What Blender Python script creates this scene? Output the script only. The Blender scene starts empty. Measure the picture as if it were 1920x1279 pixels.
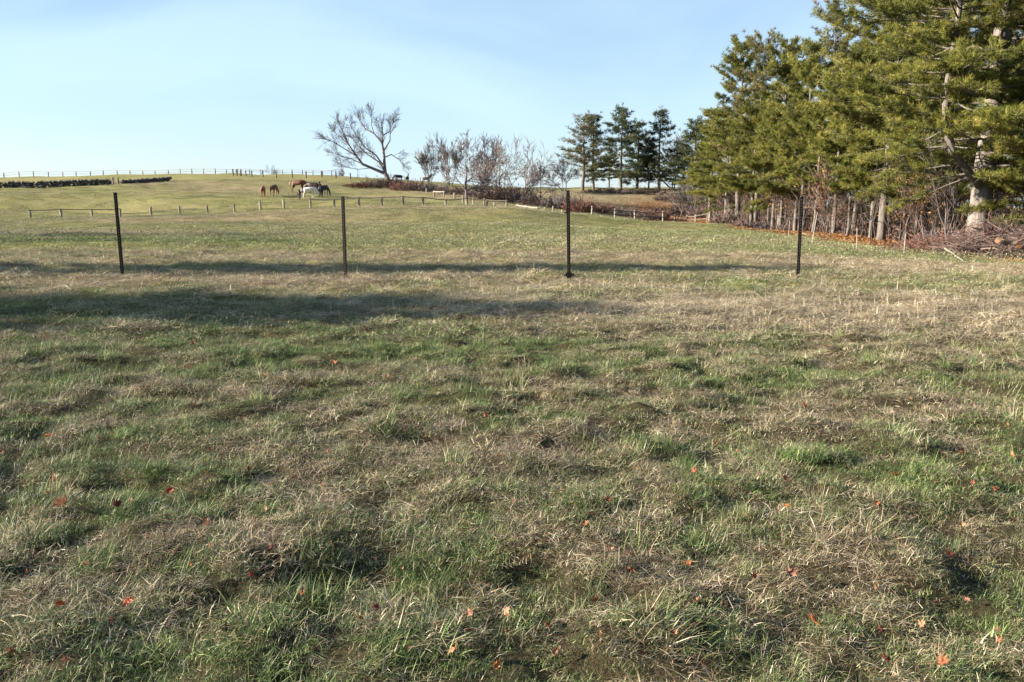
import bpy, math, random
import numpy as np
from math import radians, sin, cos, tan, atan, pi

# ------------------------------------------------------------------ camera, sky, sun, exposure
scene = bpy.context.scene
F = 1550.0            # focal length in pixels of the 1920 px wide photograph
PITCH = radians(10.0)
EYE = 1.6
cam_d = bpy.data.cameras.new('camera')
cam_d.sensor_width = 36.0
cam_d.lens = F / 1920.0 * 36.0
cam_d.clip_start = 0.05
cam_d.clip_end = 6000.0
cam = bpy.data.objects.new('camera', cam_d)
scene.collection.objects.link(cam)
cam.location = (0, 0, EYE)
cam.rotation_euler = (radians(90) - PITCH, 0, 0)
scene.camera = cam

SUN_EL = radians(17.0)
SUN_AZ = radians(-93.0)       # clockwise from the viewing direction (+Y); -90 is exactly left
world = bpy.data.worlds.new('World')
scene.world = world
world.use_nodes = True
wn = world.node_tree.nodes; wl = world.node_tree.links
wn.clear()
sky = wn.new('ShaderNodeTexSky'); sky.sky_type = 'NISHITA'
sky.sun_disc = False
sky.sun_elevation = SUN_EL
sky.sun_rotation = SUN_AZ
sky.air_density = 1.0
sky.dust_density = 0.3
sky.ozone_density = 2.5
sky.altitude = 200
wout = wn.new('ShaderNodeOutputWorld')
bg = wn.new('ShaderNodeBackground'); bg.inputs['Strength'].default_value = 0.05
# thin cirrus veil over the blue
tc = wn.new('ShaderNodeTexCoord')
mp = wn.new('ShaderNodeMapping'); mp.inputs['Scale'].default_value = (1.2, 1.2, 4.0)
nz = wn.new('ShaderNodeTexNoise'); nz.inputs['Scale'].default_value = 1.6; nz.inputs['Detail'].default_value = 5
nz.inputs['Roughness'].default_value = 0.5; nz.inputs['Distortion'].default_value = 0.6
rp = wn.new('ShaderNodeValToRGB'); rp.color_ramp.elements[0].position = 0.40; rp.color_ramp.elements[1].position = 0.66
rp.color_ramp.elements[0].color = (0.02,)*3 + (1,); rp.color_ramp.elements[1].color = (0.44,)*3 + (1,)
mx = wn.new('ShaderNodeMix'); mx.data_type = 'RGBA'
mx.inputs['B'].default_value = (4.2, 5.7, 7.3, 1)
wl.new(tc.outputs['Generated'], mp.inputs['Vector']); wl.new(mp.outputs['Vector'], nz.inputs['Vector'])
wl.new(nz.outputs['Fac'], rp.inputs['Fac'])
sx_ = wn.new('ShaderNodeSeparateXYZ'); wl.new(tc.outputs['Generated'], sx_.inputs[0])
hzr = wn.new('ShaderNodeMapRange'); hzr.inputs['From Min'].default_value = 0.0; hzr.inputs['From Max'].default_value = 0.45
hzr.inputs['To Min'].default_value = 0.45; hzr.inputs['To Max'].default_value = 0.0; wl.new(sx_.outputs['Z'], hzr.inputs['Value'])
hzm = wn.new('ShaderNodeMath'); hzm.operation = 'ADD'; hzm.use_clamp = True
wl.new(rp.outputs['Color'], hzm.inputs[0]); wl.new(hzr.outputs['Result'], hzm.inputs[1]); wl.new(hzm.outputs[0], mx.inputs['Factor'])
wl.new(sky.outputs['Color'], mx.inputs['A']); wl.new(mx.outputs['Result'], bg.inputs['Color'])
wl.new(bg.outputs['Background'], wout.inputs['Surface'])

sun_d = bpy.data.lights.new('sun', 'SUN')
sun_d.energy = 5.0
sun_d.angle = radians(0.5)
sun_d.color = (1.0, 0.91, 0.78)
sun = bpy.data.objects.new('sun', sun_d)
scene.collection.objects.link(sun)
from mathutils import Vector
sdir = Vector((sin(SUN_AZ) * cos(SUN_EL), cos(SUN_AZ) * cos(SUN_EL), sin(SUN_EL)))
sun.rotation_euler = sdir.to_track_quat('Z', 'Y').to_euler()
sun.location = (-60, 0, 40)

vs = scene.view_settings
vs.view_transform = 'Standard'; vs.look = 'None'; vs.gamma = 1.0; vs.use_curve_mapping = False
vs.exposure = 1.85
scene.cycles.max_bounces = 4; scene.cycles.diffuse_bounces = 1; scene.cycles.glossy_bounces = 1
scene.cycles.transmission_bounces = 3; scene.cycles.caustics_reflective = False; scene.cycles.caustics_refractive = False

RNG = np.random.default_rng(7)
random.seed(7)
COL = scene.collection

# ------------------------------------------------------------------ helpers
def tag(o, label=None, cat=None, group=None, kind=None):
    if label: o['label'] = label
    if cat: o['category'] = cat
    if group: o['group'] = group
    if kind: o['kind'] = kind
    return o

def mesh_np(name, V, loops, sizes, mat=None, smooth=False, attrs=None):
    """Mesh from numpy: V (n,3), loops flat indices, sizes corners per face."""
    me = bpy.data.meshes.new(name)
    V = np.asarray(V, np.float32); loops = np.asarray(loops, np.int32); sizes = np.asarray(sizes, np.int32)
    me.vertices.add(len(V)); me.vertices.foreach_set('co', V.ravel())
    me.loops.add(len(loops)); me.loops.foreach_set('vertex_index', loops)
    me.polygons.add(len(sizes))
    st = np.zeros(len(sizes), np.int32); st[1:] = np.cumsum(sizes)[:-1]
    me.polygons.foreach_set('loop_start', st); me.polygons.foreach_set('loop_total', sizes)
    me.polygons.foreach_set('use_smooth', np.full(len(sizes), smooth, bool))
    for k, a in (attrs or {}).items():
        at_ = me.attributes.new(k, 'FLOAT', 'POINT'); at_.data.foreach_set('value', np.asarray(a, np.float32))
    me.update(calc_edges=True)
    if len(sizes) > 60000: print('BIG', name, int((sizes - 2).sum()))
    if mat: me.materials.append(mat)
    return me

class Geo:
    """Collects pieces of geometry into one mesh."""
    def __init__(s): s.V = []; s.L = []; s.S = []; s.A = []; s.n = 0
    def add(s, V, faces, a=None):
        V = np.asarray(V, float).reshape(-1, 3); faces = np.asarray(faces, int)
        s.V.append(V); s.L.append((faces + s.n).ravel()); s.S.append(np.full(len(faces), faces.shape[1]))
        s.A.append(np.full(len(V), 0.5) if a is None else np.broadcast_to(a, (len(V),)).astype(float))
        s.n += len(V)
    def segs(s, P0, P1, R0, R1, n=3, a=None):
        P0 = np.asarray(P0, float).reshape(-1, 3); P1 = np.asarray(P1, float).reshape(-1, 3)
        N = len(P0)
        if N == 0: return
        R0 = np.broadcast_to(np.asarray(R0, float), (N,)); R1 = np.broadcast_to(np.asarray(R1, float), (N,))
        d = P1 - P0; d /= np.linalg.norm(d, axis=1, keepdims=True) + 1e-9
        ref = np.where(np.abs(d[:, 2:3]) > 0.9, np.array([[1., 0, 0]]), np.array([[0, 0, 1.]]))
        u = np.cross(d, ref); u /= np.linalg.norm(u, axis=1, keepdims=True); w = np.cross(d, u)
        th = np.arange(n) * 2 * pi / n
        ring = u[:, None, :] * np.cos(th)[None, :, None] + w[:, None, :] * np.sin(th)[None, :, None]
        V = np.concatenate([P0[:, None] + ring * R0[:, None, None], P1[:, None] + ring * R1[:, None, None]], axis=1)
        b = (np.arange(N) * 2 * n)[:, None]; i = np.arange(n)[None]; j = (i + 1) % n
        Fq = np.stack([b + i, b + j, b + n + j, b + n + i], axis=-1).reshape(-1, 4)
        s.add(V.reshape(-1, 3), Fq, None if a is None else np.repeat(np.broadcast_to(a, (N,)), 2 * n))
    def tube(s, pts, rad, n=8, a=None, cap=True, wob=0.0, rng=None):
        pts = np.asarray(pts, float); rad = np.broadcast_to(np.asarray(rad, float), (len(pts),))
        t = np.gradient(pts, axis=0); t /= np.linalg.norm(t, axis=1, keepdims=True) + 1e-9
        ref = np.array([1., 0, 0]) if abs(t[0, 2]) > 0.7 else np.array([0, 0, 1.])
        u = np.cross(t, ref); u /= np.linalg.norm(u, axis=1, keepdims=True) + 1e-9; w = np.cross(t, u)
        th = np.arange(n) * 2 * pi / n
        rr = np.ones((len(pts), n))
        if wob: rr += (rng or RNG).normal(0, wob, rr.shape)
        V = pts[:, None] + (u[:, None] * np.cos(th)[None, :, None] + w[:, None] * np.sin(th)[None, :, None]) * rad[:, None, None] * rr[..., None]
        m = len(pts); b = (np.arange(m - 1) * n)[:, None]; i = np.arange(n)[None]; j = (i + 1) % n
        s.add(V.reshape(-1, 3), np.stack([b + i, b + j, b + n + j, b + n + i], -1).reshape(-1, 4), a)
        if cap:
            k = s.n - m * n
            s.L.append(np.arange(n)[::-1] + k); s.S.append(np.array([n]))
            s.L.append(np.arange(n) + k + (m - 1) * n); s.S.append(np.array([n]))
    def box(s, c, h, R=None, a=None):
        c = np.asarray(c, float); h = np.asarray(h, float)
        V = np.array([[x, y, z] for z in (-1, 1) for y in (-1, 1) for x in (-1, 1)], float) * h
        if R is not None: V = V @ np.asarray(R).T
        s.add(V + c, [[0, 2, 3, 1], [4, 5, 7, 6], [0, 1, 5, 4], [2, 6, 7, 3], [0, 4, 6, 2], [1, 3, 7, 5]], a)
    def mesh(s, name, mat=None, smooth=False):
        return mesh_np(name, np.concatenate(s.V), np.concatenate(s.L), np.concatenate(s.S), mat, smooth, {'rnd': np.concatenate(s.A)})

def obj(name, me, parent=None, loc=None, rz=None, sc=None):
    o = bpy.data.objects.new(name, me); COL.objects.link(o)
    if parent: o.parent = parent
    if loc is not None: o.location = loc
    if rz is not None: o.rotation_euler = (0, 0, rz)
    if sc is not None: o.scale = sc if hasattr(sc, '__len__') else (sc, sc, sc)
    return o

def thing(name, loc, rz=0, sc=1, label=None, cat=None, group=None):
    o = obj(name, None, None, loc, rz, sc); o.empty_display_size = 0.2
    return tag(o, label, cat, group)

# value noise on arrays (periodic lattice of random numbers)
_LAT = np.random.default_rng(99).random((256, 256))
def vnoise(x, y, s=0):
    x = np.asarray(x, float) + s * 17.31; y = np.asarray(y, float) + s * 9.73
    xi = np.floor(x).astype(int); yi = np.floor(y).astype(int); fx = x - xi; fy = y - yi
    fx = fx * fx * (3 - 2 * fx); fy = fy * fy * (3 - 2 * fy)
    g = lambda a, b: _LAT[a % 256, b % 256]
    return (g(xi, yi) * (1 - fx) + g(xi + 1, yi) * fx) * (1 - fy) + (g(xi, yi + 1) * (1 - fx) + g(xi + 1, yi + 1) * fx) * fy
def fbm(x, y, o=4, s=0):
    r = 0; a = 0.5; t = 0
    for i in range(o):
        r = r + a * vnoise(x * 2 ** i, y * 2 ** i, s + i); t += a; a *= 0.5
    return r / t

# ------------------------------------------------------------------ terrain
def elev(py):  # tangent of elevation angle for a picture row
    return tan(atan((639.5 - py) / F) - PITCH)
def atan_x(px, py=400):
    v = (639.5 - py) / F
    return ((px - 960) / F) / (cos(PITCH) + v * sin(PITCH))
# survey of the land: for each bearing (distance ahead, picture row of the ground there)
LAND = {
 -900: [(24, 468), (40, 432), (90, 405), (130, 356), (190, 334), (260, 336)],
 0:    [(24, 470), (32, 449), (44, 435), (60, 424), (88, 410), (100, 398), (112, 382), (130, 353), (150, 345), (190, 335), (240, 337)],
 220:  [(24, 470), (32, 449), (44, 434), (60, 422), (88, 408), (100, 396), (115, 377), (135, 345), (155, 336), (190, 328), (240, 331)],
 480:  [(24, 470), (32, 449), (44, 434), (60, 418), (90, 400), (105, 380), (120, 364), (150, 337), (170, 328), (195, 326), (240, 330)],
 640:  [(24, 471), (32, 450), (44, 432), (60, 413), (90, 390), (105, 377), (118, 367), (145, 345), (170, 331), (200, 330), (240, 333)],
 800:  [(24, 471), (32, 450), (44, 431), (60, 411), (90, 386.5), (105, 379), (125, 364), (150, 349), (180, 342), (210, 342), (260, 346)],
 900:  [(24, 471), (32, 450), (44, 431), (60, 410), (90, 384.5), (105, 380), (125, 368), (150, 354), (180, 349), (260, 352)],
 1000: [(24, 471), (32, 451), (44, 432), (60, 411), (82, 391), (96, 391), (115, 381), (140, 365), (165, 356), (200, 355), (260, 356)],
 1100: [(24, 471), (32, 452), (44, 435), (58, 418), (75, 402), (92, 405), (110, 396), (130, 380), (160, 355), (200, 353), (260, 352)],
 1200: [(24, 471), (32, 454), (44, 438), (56, 425), (68, 414), (88, 416), (105, 406), (125, 390), (160, 355), (200, 353), (260, 352)],
 1300: [(24, 471), (32, 456), (44, 441), (54, 430), (62, 422), (92, 419), (110, 408), (130, 390), (160, 354), (200, 352), (260, 352)],
 1400: [(24, 473), (32, 459), (44, 445), (56, 432), (75, 425), (95, 419), (120, 405), (160, 372), (200, 365), (260, 362)],
 1500: [(24, 476), (32, 464), (42, 452), (52, 441), (75, 430), (100, 418), (160, 398), (260, 385)],
 1650: [(24, 485), (32, 473), (40, 463), (46, 456), (60, 444), (100, 420), (160, 405), (260, 390)],
 1830: [(24, 496), (30, 486), (36, 474), (50, 456), (100, 422), (160, 405), (260, 390)],
 1920: [(22, 503), (28, 494), (36, 478), (50, 458), (100, 422), (160, 405), (260, 390)],
 2900: [(22, 503), (28, 494), (36, 478), (50, 458), (100, 422), (160, 405), (260, 390)],
}
LG0, LG1, NLG = math.log(10.0), math.log(2500.0), 420
A0, A1, NA = -1.6, 1.6, 321
_lg = np.linspace(LG0, LG1, NLG); _D = np.exp(_lg)
_aa = np.linspace(A0, A1, NA)
cols = []; ca = []
for px in sorted(LAND):
    pts = [(10, 0.0), (17, -0.01)] + [(d, EYE + d * elev(y)) for d, y in LAND[px]]
    zl = pts[-1][1]
    pts += [(420, zl - 6), (1000, zl - 30), (2500, zl - 60)]
    dd, zz = zip(*pts)
    cols.append(np.interp(_D, dd, zz)); ca.append(atan_x(px))
cols = np.array(cols); ca = np.array(ca)
ZG = np.array([np.interp(_aa, ca, cols[:, j]) for j in range(NLG)]).T    # (NA, NLG)
def blur(M, axis, sig):
    r = int(sig * 3) + 1; k = np.exp(-0.5 * (np.arange(-r, r + 1) / sig) ** 2); k /= k.sum()
    M = np.moveaxis(M, axis, 0); P = np.pad(M, [(r, r)] + [(0, 0)] * (M.ndim - 1), mode='edge')
    O = sum(k[i] * P[i:i + M.shape[0]] for i in range(2 * r + 1))
    return np.moveaxis(O, 0, axis)
ZG = blur(blur(ZG, 1, 3.2), 0, 3.0)

def height(X, Y, micro=True):
    X = np.asarray(X, float); Y = np.asarray(Y, float)
    D = np.maximum(Y, 10.0)
    a = np.clip((X / D - A0) / (A1 - A0) * (NA - 1), 0, NA - 1.001)
    l = np.clip((np.log(D) - LG0) / (LG1 - LG0) * (NLG - 1), 0, NLG - 1.001)
    ai = a.astype(int); li = l.astype(int); fa = a - ai; fl = l - li
    z = (ZG[ai, li] * (1 - fa) + ZG[ai + 1, li] * fa) * (1 - fl) + (ZG[ai, li + 1] * (1 - fa) + ZG[ai + 1, li + 1] * fa) * fl
    z = np.where(Y < 10, z * 0 , z)
    # gentle swells, then hummocks and tufty ground near by
    far = np.clip((Y - 25) / 40, 0, 1)
    z = z + (fbm(X / 9, Y / 9, 2, 3) - 0.5) * 0.10 * np.clip(Y / 30, 0.25, 1)
    z = z + far * ((fbm(X / 13, Y / 16, 3, 8) - 0.5) * 1.0 + (fbm(X / 3.1, Y / 3.1, 2, 9) - 0.5) * 0.22)
    for gx_, gy_, sx_, sy_, am in [(-60, 104, 16, 5, -1.2), (-64, 118, 20, 5, .5), (-12, 62, 18, 4, -.35), (10, 60, 9, 4, -.3), (-30, 52, 14, 4, -.3), (-45, 108, 9, 4, .5), (-18, 100, 8, 4, .35), (2, 70, 7, 3, .35), (-8, 33, 14, 2, -.12), (-14, 27, 12, 1.5, .10)]:
        z = z + am * np.exp(-(((X - gx_) / sx_) ** 2 + ((Y - gy_) / sy_) ** 2))
    if micro:
        near = np.clip(1 - (Y - 30) / 30, 0, 1)
        b = (fbm(X / 0.85, Y / 0.85, 2, 11) - 0.5) * 0.11 + (fbm(X / 0.26, Y / 0.26, 2, 21) - 0.5) * 0.135
        z = z + near * b
    return z
def hz(x, y): return float(height(np.array([x]), np.array([y]), False)[0])
def at(px, D, dz=0.0):
    """Point on the ground at distance D ahead, in the bearing of column px."""
    y = 400.0
    for _ in range(4):
        a = atan_x(px, y); z = hz(a * D, D)
        y = 639.5 - F * tan(math.atan2(z - EYE, D) + PITCH)
    return Vector((a * D, D, z + dz))
def ground_at(px, py):
    """Near ground point seen at a picture position."""
    e = elev(py); D = -EYE / e
    for _ in range(6):
        X = atan_x(px, py) * D
        z = float(height(np.array([X]), np.array([D]))[0]); D = (z - EYE) / e
    return X, D, z

# which grass is green and which is straw (metres: x, distance, half sizes, change)
PATCH = [(-2.2, 8.6, 3.6, 1.6, -.32), (1.9, 4.7, .8, .6, -.30), (6.4, 11.4, 5.2, 2.0, .62), (-5, 15.6, 9, 1.6, .42), (2.2, 11.2, 2.6, .8, .34),
         (4.2, 15.0, 2.4, 1.0, -.25), (0, 21.5, 16, 2.6, .32), (-13, 29, 8, 3.2, -.5), (-22, 40, 10, 4, .45), (0, 34, 16, 5, .12),
         (-26, 68, 16, 7, .30), (-19, 84, 10, 4, .62), (0, 80, 8, 5, .62), (-44, 128, 9, 7, .4), (-60, 140, 22, 7, .4), (8, 45, 12, 6, -.2),
         (9, 21, 4, 2, .3), (13, 19, 5, 1.5, .45), (9.5, 27, 4, 2, -.2), (-1.4, 3.4, .9, .5, .12), (-.4, 4.9, .8, .35, .3), (-2.4, 5.2, .7, .5, -.25), (1.2, 3.3, .7, .35, .2),
         (-1.4, 130, 14, 18, .5), (18, 120, 26, 16, .6), (24, 148, 28, 16, .6), (-18, 150, 9, 8, .4), (0.6, 6.4, .7, .5, .25), (2.8, 6.2, .9, .35, .3), (-3.4, 6.6, .6, .4, .3), (-1.1, 7.2, .8, .5, .25)]
def dryness(X, Y):
    d = 0.43 + (fbm(X / 1.3, Y / 1.3, 3, 31) - 0.5) * 0.60 + (fbm(X / 0.24, Y / 0.24, 2, 41) - 0.5) * 0.85
    far = np.clip((Y - 18) / 14, 0, 1)
    df = 0.44 + (fbm(X / 7, Y / 3.0, 3, 51) - 0.5) * 0.55
    d = d * (1 - far) + df * far
    for x, y, rx, ry, am in PATCH:
        d = d + am * np.exp(-(((X - x) / rx) ** 2 + ((Y - y) / ry) ** 2))
    return np.clip(d, 0.03, 1.0)
# leaf litter: along the edge of the wood
_ex = [(1130, 98), (1250, 92), (1330, 75), (1400, 57), (1500, 47), (1580, 41), (1700, 34), (1800, 29), (1900, 26.5), (2300, 26), (2900, 26)]
_eA = np.array([atan_x(p, 430) for p, d in _ex]); _eD = np.array([d for p, d in _ex])
def litter(X, Y):
    a = X / np.maximum(Y, 5)
    ed = np.interp(a, _eA, _eD, left=400)
    w = np.clip((Y - ed) / (0.06 * ed) + (fbm(X / 2.2, Y / 2.2, 3, 61) - 0.5) * 1.4, 0, 1)
    return w * np.clip((a + -atan_x(1130, 430)) / 0.05, 0, 1) * (1 - np.clip((Y - 125) / 30, 0, 1))

# ------------------------------------------------------------------ materials
def new_mat(name):
    m = bpy.data.materials.new(name); m.use_nodes = True
    nt = m.node_tree; b = nt.nodes['Principled BSDF']
    b.inputs['Roughness'].default_value = 0.8
    b.inputs['Specular IOR Level'].default_value = 0.25
    return m, nt, b
def attr(nt, name, typ='GEOMETRY'):
    n = nt.nodes.new('ShaderNodeAttribute'); n.attribute_name = name; n.attribute_type = typ
    return n.outputs['Fac']
def ramp(nt, fac, stops, interp='LINEAR'):
    r = nt.nodes.new('ShaderNodeValToRGB'); r.color_ramp.interpolation = interp
    e = r.color_ramp.elements
    while len(e) < len(stops): e.new(0.5)
    for el, (p, c) in zip(e, stops): el.position = p; el.color = tuple(c) + (1,)
    nt.links.new(fac, r.inputs['Fac']); return r.outputs['Color']
def noise(nt, scale, detail=4, rough=0.55, vec=None, obj_space=False):
    n = nt.nodes.new('ShaderNodeTexNoise'); n.inputs['Scale'].default_value = scale
    n.inputs['Detail'].default_value = detail; n.inputs['Roughness'].default_value = rough
    if vec is None:
        if obj_space:
            t = nt.nodes.new('ShaderNodeTexCoord'); vec = t.outputs['Object']
        else:
            g = nt.nodes.new('ShaderNodeNewGeometry'); vec = g.outputs['Position']
    nt.links.new(vec, n.inputs['Vector']); return n.outputs['Fac']
def mixc(nt, fac, a, b, mode='MIX'):
    m = nt.nodes.new('ShaderNodeMix'); m.data_type = 'RGBA'; m.blend_type = mode
    for s, v in (('Factor', fac), ('A', a), ('B', b)):
        if hasattr(v, 'is_linked'): nt.links.new(v, m.inputs[s])
        elif s == 'Factor': m.inputs[s].default_value = v
        else: m.inputs[s].default_value = tuple(v) + (1,)
    return m.outputs['Result']
def math_(nt, op, a, b=None, clamp=False):
    m = nt.nodes.new('ShaderNodeMath'); m.operation = op; m.use_clamp = clamp
    for i, v in enumerate((a, b)):
        if v is None: continue
        if hasattr(v, 'is_linked'): nt.links.new(v, m.inputs[i])
        else: m.inputs[i].default_value = v
    return m.outputs[0]
def bump(nt, b, fac, strength=0.5, dist=0.02):
    n = nt.nodes.new('ShaderNodeBump'); n.inputs['Strength'].default_value = strength; n.inputs['Distance'].default_value = dist
    nt.links.new(fac, n.inputs['Height']); nt.links.new(n.outputs['Normal'], b.inputs['Normal'])
def translucent(nt, b, color, fac):
    t = nt.nodes.new('ShaderNodeBsdfTranslucent'); m = nt.nodes.new('ShaderNodeMixShader')
    m.inputs[0].default_value = fac
    nt.links.new(color, t.inputs['Color'])
    nt.links.new(b.outputs[0], m.inputs[1]); nt.links.new(t.outputs[0], m.inputs[2])
    nt.links.new(m.outputs[0], nt.nodes['Material Output'].inputs['Surface'])

STRAW = [(0.0, (0.12, 0.08, 0.045)), (0.3, (0.23, 0.165, 0.09)), (0.65, (0.42, 0.335, 0.215)), (1.0, (0.72, 0.63, 0.46))]
GREEN = [(0.0, (0.045, 0.075, 0.022)), (0.35, (0.09, 0.14, 0.038)), (0.7, (0.165, 0.225, 0.068)), (1.0, (0.31, 0.34, 0.13))]

def make_grass_mat():
    m, nt, b = new_mat('grass_blades')
    dry = attr(nt, 'dry', 'INSTANCER'); rnd = attr(nt, 'rnd'); pick = attr(nt, 'pick')
    c1 = ramp(nt, rnd, GREEN); c2 = ramp(nt, rnd, STRAW)
    d = math_(nt, 'SUBTRACT', dry, pick); d = math_(nt, 'MULTIPLY', d, 5.0); d = math_(nt, 'ADD', d, 0.5, True)
    c = mixc(nt, d, c1, c2)
    hs = nt.nodes.new('ShaderNodeHueSaturation'); nt.links.new(attr(nt, 'val', 'INSTANCER'), hs.inputs['Value']); nt.links.new(c, hs.inputs['Color']); c = hs.outputs['Color']
    nt.links.new(c, b.inputs['Base Color']); b.inputs['Roughness'].default_value = 0.55
    b.inputs['Specular IOR Level'].default_value = 0.3
    translucent(nt, b, c, 0.18)
    return m
def make_ground_mat():
    m, nt, b = new_mat('field_ground')
    dry = attr(nt, 'dry'); lit = attr(nt, 'litter'); thin = attr(nt, 'thin')
    n1 = noise(nt, 6.0, 6, 0.7); n2 = noise(nt, 0.9, 5, 0.65)
    # streaky sward far away: stretched noise
    g = nt.nodes.new('ShaderNodeNewGeometry'); mp_ = nt.nodes.new('ShaderNodeMapping')
    mp_.inputs['Scale'].default_value = (0.5, 1.6, 1.0); nt.links.new(g.outputs['Position'], mp_.inputs['Vector'])
    n3 = noise(nt, 1.4, 7, 0.75, mp_.outputs['Vector'])
    k = math_(nt, 'MULTIPLY', math_(nt, 'SUBTRACT', n3, 0.5), 2.2)
    dd = math_(nt, 'ADD', dry, k, True)
    green = ramp(nt, n1, [(0.25, (0.125, 0.138, 0.034)), (0.75, (0.25, 0.255, 0.070))])
    straw = ramp(nt, n1, [(0.25, (0.22, 0.165, 0.088)), (0.75, (0.40, 0.32, 0.18))])
    sward = mixc(nt, dd, green, straw)
    n5 = noise(nt, 85.0, 4, 0.8)
    soil = ramp(nt, n5, [(0.35, (0.016, 0.013, 0.009)), (0.55, (0.06, 0.047, 0.027)), (0.75, (0.22, 0.17, 0.10))])
    c = mixc(nt, thin, sward, soil)
    leaf = ramp(nt, n1, [(0.2, (0.10, 0.045, 0.02)), (0.5, (0.22, 0.10, 0.045)), (0.8, (0.33, 0.17, 0.075))])
    c = mixc(nt, lit, c, leaf)
    nt.links.new(c, b.inputs['Base Color']); b.inputs['Roughness'].default_value = 0.95
    b.inputs['Specular IOR Level'].default_value = 0.05
    n4 = math_(nt, 'ADD', noise(nt, 3.0, 8, 0.75), math_(nt, 'MULTIPLY', n5, 0.12))
    bump(nt, b, n4, 0.9, 0.12)
    return m
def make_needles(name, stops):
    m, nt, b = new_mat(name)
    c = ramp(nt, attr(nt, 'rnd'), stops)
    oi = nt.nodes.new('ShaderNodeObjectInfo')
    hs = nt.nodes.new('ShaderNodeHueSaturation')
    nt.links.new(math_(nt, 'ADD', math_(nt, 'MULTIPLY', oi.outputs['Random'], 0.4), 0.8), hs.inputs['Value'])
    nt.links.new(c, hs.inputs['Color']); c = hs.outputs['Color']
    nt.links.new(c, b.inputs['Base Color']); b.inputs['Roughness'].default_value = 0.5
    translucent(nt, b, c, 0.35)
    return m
def make_bark(name, c0, c1, scale=8.0, dist=0.03, stretch=0.25):
    m, nt, b = new_mat(name)
    t = nt.nodes.new('ShaderNodeTexCoord'); mp_ = nt.nodes.new('ShaderNodeMapping')
    mp_.inputs['Scale'].default_value = (1, 1, stretch); nt.links.new(t.outputs['Object'], mp_.inputs['Vector'])
    n = noise(nt, scale, 6, 0.7, mp_.outputs['Vector'])
    c = ramp(nt, n, [(0.3, c0), (0.7, c1)])
    nt.links.new(c, b.inputs['Base Color']); b.inputs['Roughness'].default_value = 0.9
    if dist: bump(nt, b, n, 0.8, dist)
    return m
def make_rnd(name, stops, rough=0.85, trans=0.0):
    m, nt, b = new_mat(name)
    c = ramp(nt, attr(nt, 'rnd'), stops)
    nt.links.new(c, b.inputs['Base Color']); b.inputs['Roughness'].default_value = rough
    if trans: translucent(nt, b, c, trans)
    return m
def make_plain(name, col, rough=0.7, metal=0.0, var=0.25, scale=20):
    m, nt, b = new_mat(name)
    n = noise(nt, scale, 5, 0.65, None, True)
    c = ramp(nt, n, [(0.3, [v * (1 - var) for v in col]), (0.7, [min(1, v * (1 + var)) for v in col])])
    nt.links.new(c, b.inputs['Base Color']); b.inputs['Roughness'].default_value = rough; b.inputs['Metallic'].default_value = metal
    return m

M = {}
M['grass'] = make_grass_mat(); M['ground'] = make_ground_mat()
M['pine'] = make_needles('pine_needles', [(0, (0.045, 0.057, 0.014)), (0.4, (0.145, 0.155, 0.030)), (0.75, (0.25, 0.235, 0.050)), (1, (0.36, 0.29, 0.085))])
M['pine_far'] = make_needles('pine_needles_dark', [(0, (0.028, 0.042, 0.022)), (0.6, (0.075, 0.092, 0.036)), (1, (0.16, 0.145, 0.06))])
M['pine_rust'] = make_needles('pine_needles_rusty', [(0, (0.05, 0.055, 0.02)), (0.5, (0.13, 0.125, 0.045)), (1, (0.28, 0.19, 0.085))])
M['pine_bark'] = make_bark('pine_bark', (0.075, 0.064, 0.055), (0.30, 0.26, 0.225), 11, 0.06, 0.12)
M['pine_limb'] = make_bark('pine_limb_bark', (0.065, 0.055, 0.047), (0.22, 0.185, 0.155), 6, 0.02)
M['understory_bark'] = make_bark('understory_bark', (0.05, 0.04, 0.034), (0.13, 0.105, 0.09), 5, 0.02)
M['tree_bark'] = make_bark('bare_tree_bark', (0.095, 0.08, 0.075), (0.20, 0.165, 0.15), 3, 0.05)
M['twig_grey'] = make_rnd('grey_twigs', [(0, (0.075, 0.062, 0.062)), (1, (0.17, 0.14, 0.135))])
M['twig_pale'] = make_rnd('pale_twigs', [(0, (0.13, 0.105, 0.09)), (1, (0.28, 0.23, 0.195))])
M['twig_brown'] = make_rnd('brown_twigs', [(0, (0.065, 0.044, 0.038)), (1, (0.18, 0.125, 0.10))])
M['twig_wood'] = make_rnd('wood_understory_twigs', [(0, (0.030, 0.023, 0.019)), (1, (0.12, 0.092, 0.072))])
M['twig_red'] = make_rnd('red_brown_twigs', [(0, (0.085, 0.040, 0.032)), (1, (0.23, 0.115, 0.085))])
M['dead_leaf'] = make_rnd('clinging_dead_leaves', [(0, (0.11, 0.05, 0.02)), (0.6, (0.28, 0.13, 0.05)), (1, (0.42, 0.23, 0.09))], 0.7, 0.3)
M['wood_post'] = make_bark('weathered_post_wood', (0.15, 0.125, 0.098), (0.34, 0.29, 0.23), 10, 0.01, 0.1)
M['wood_rail'] = make_bark('weathered_rail_wood', (0.10, 0.085, 0.065), (0.24, 0.20, 0.16), 10, 0.01, 1)
M['wood_pale'] = make_bark('bleached_rail_wood', (0.24, 0.21, 0.175), (0.40, 0.35, 0.29), 10, 0.01, 1)
M['wire'] = make_plain('galvanised_wire', (0.35, 0.36, 0.38), 0.5, 0.6)
M['post_metal'] = make_plain('dark_post_metal', (0.028, 0.019, 0.015), 0.7, 0.25, 0.7, 14)
M['stud'] = make_plain('worn_stud_metal', (0.16, 0.14, 0.12), 0.5, 0.6)
M['plastic_white'] = make_plain('white_stake_plastic', (0.45, 0.42, 0.37), 0.6)
M['stone'] = make_plain('dark_field_stone', (0.105, 0.088, 0.072), 0.9, 0, 0.5, 3)
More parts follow.
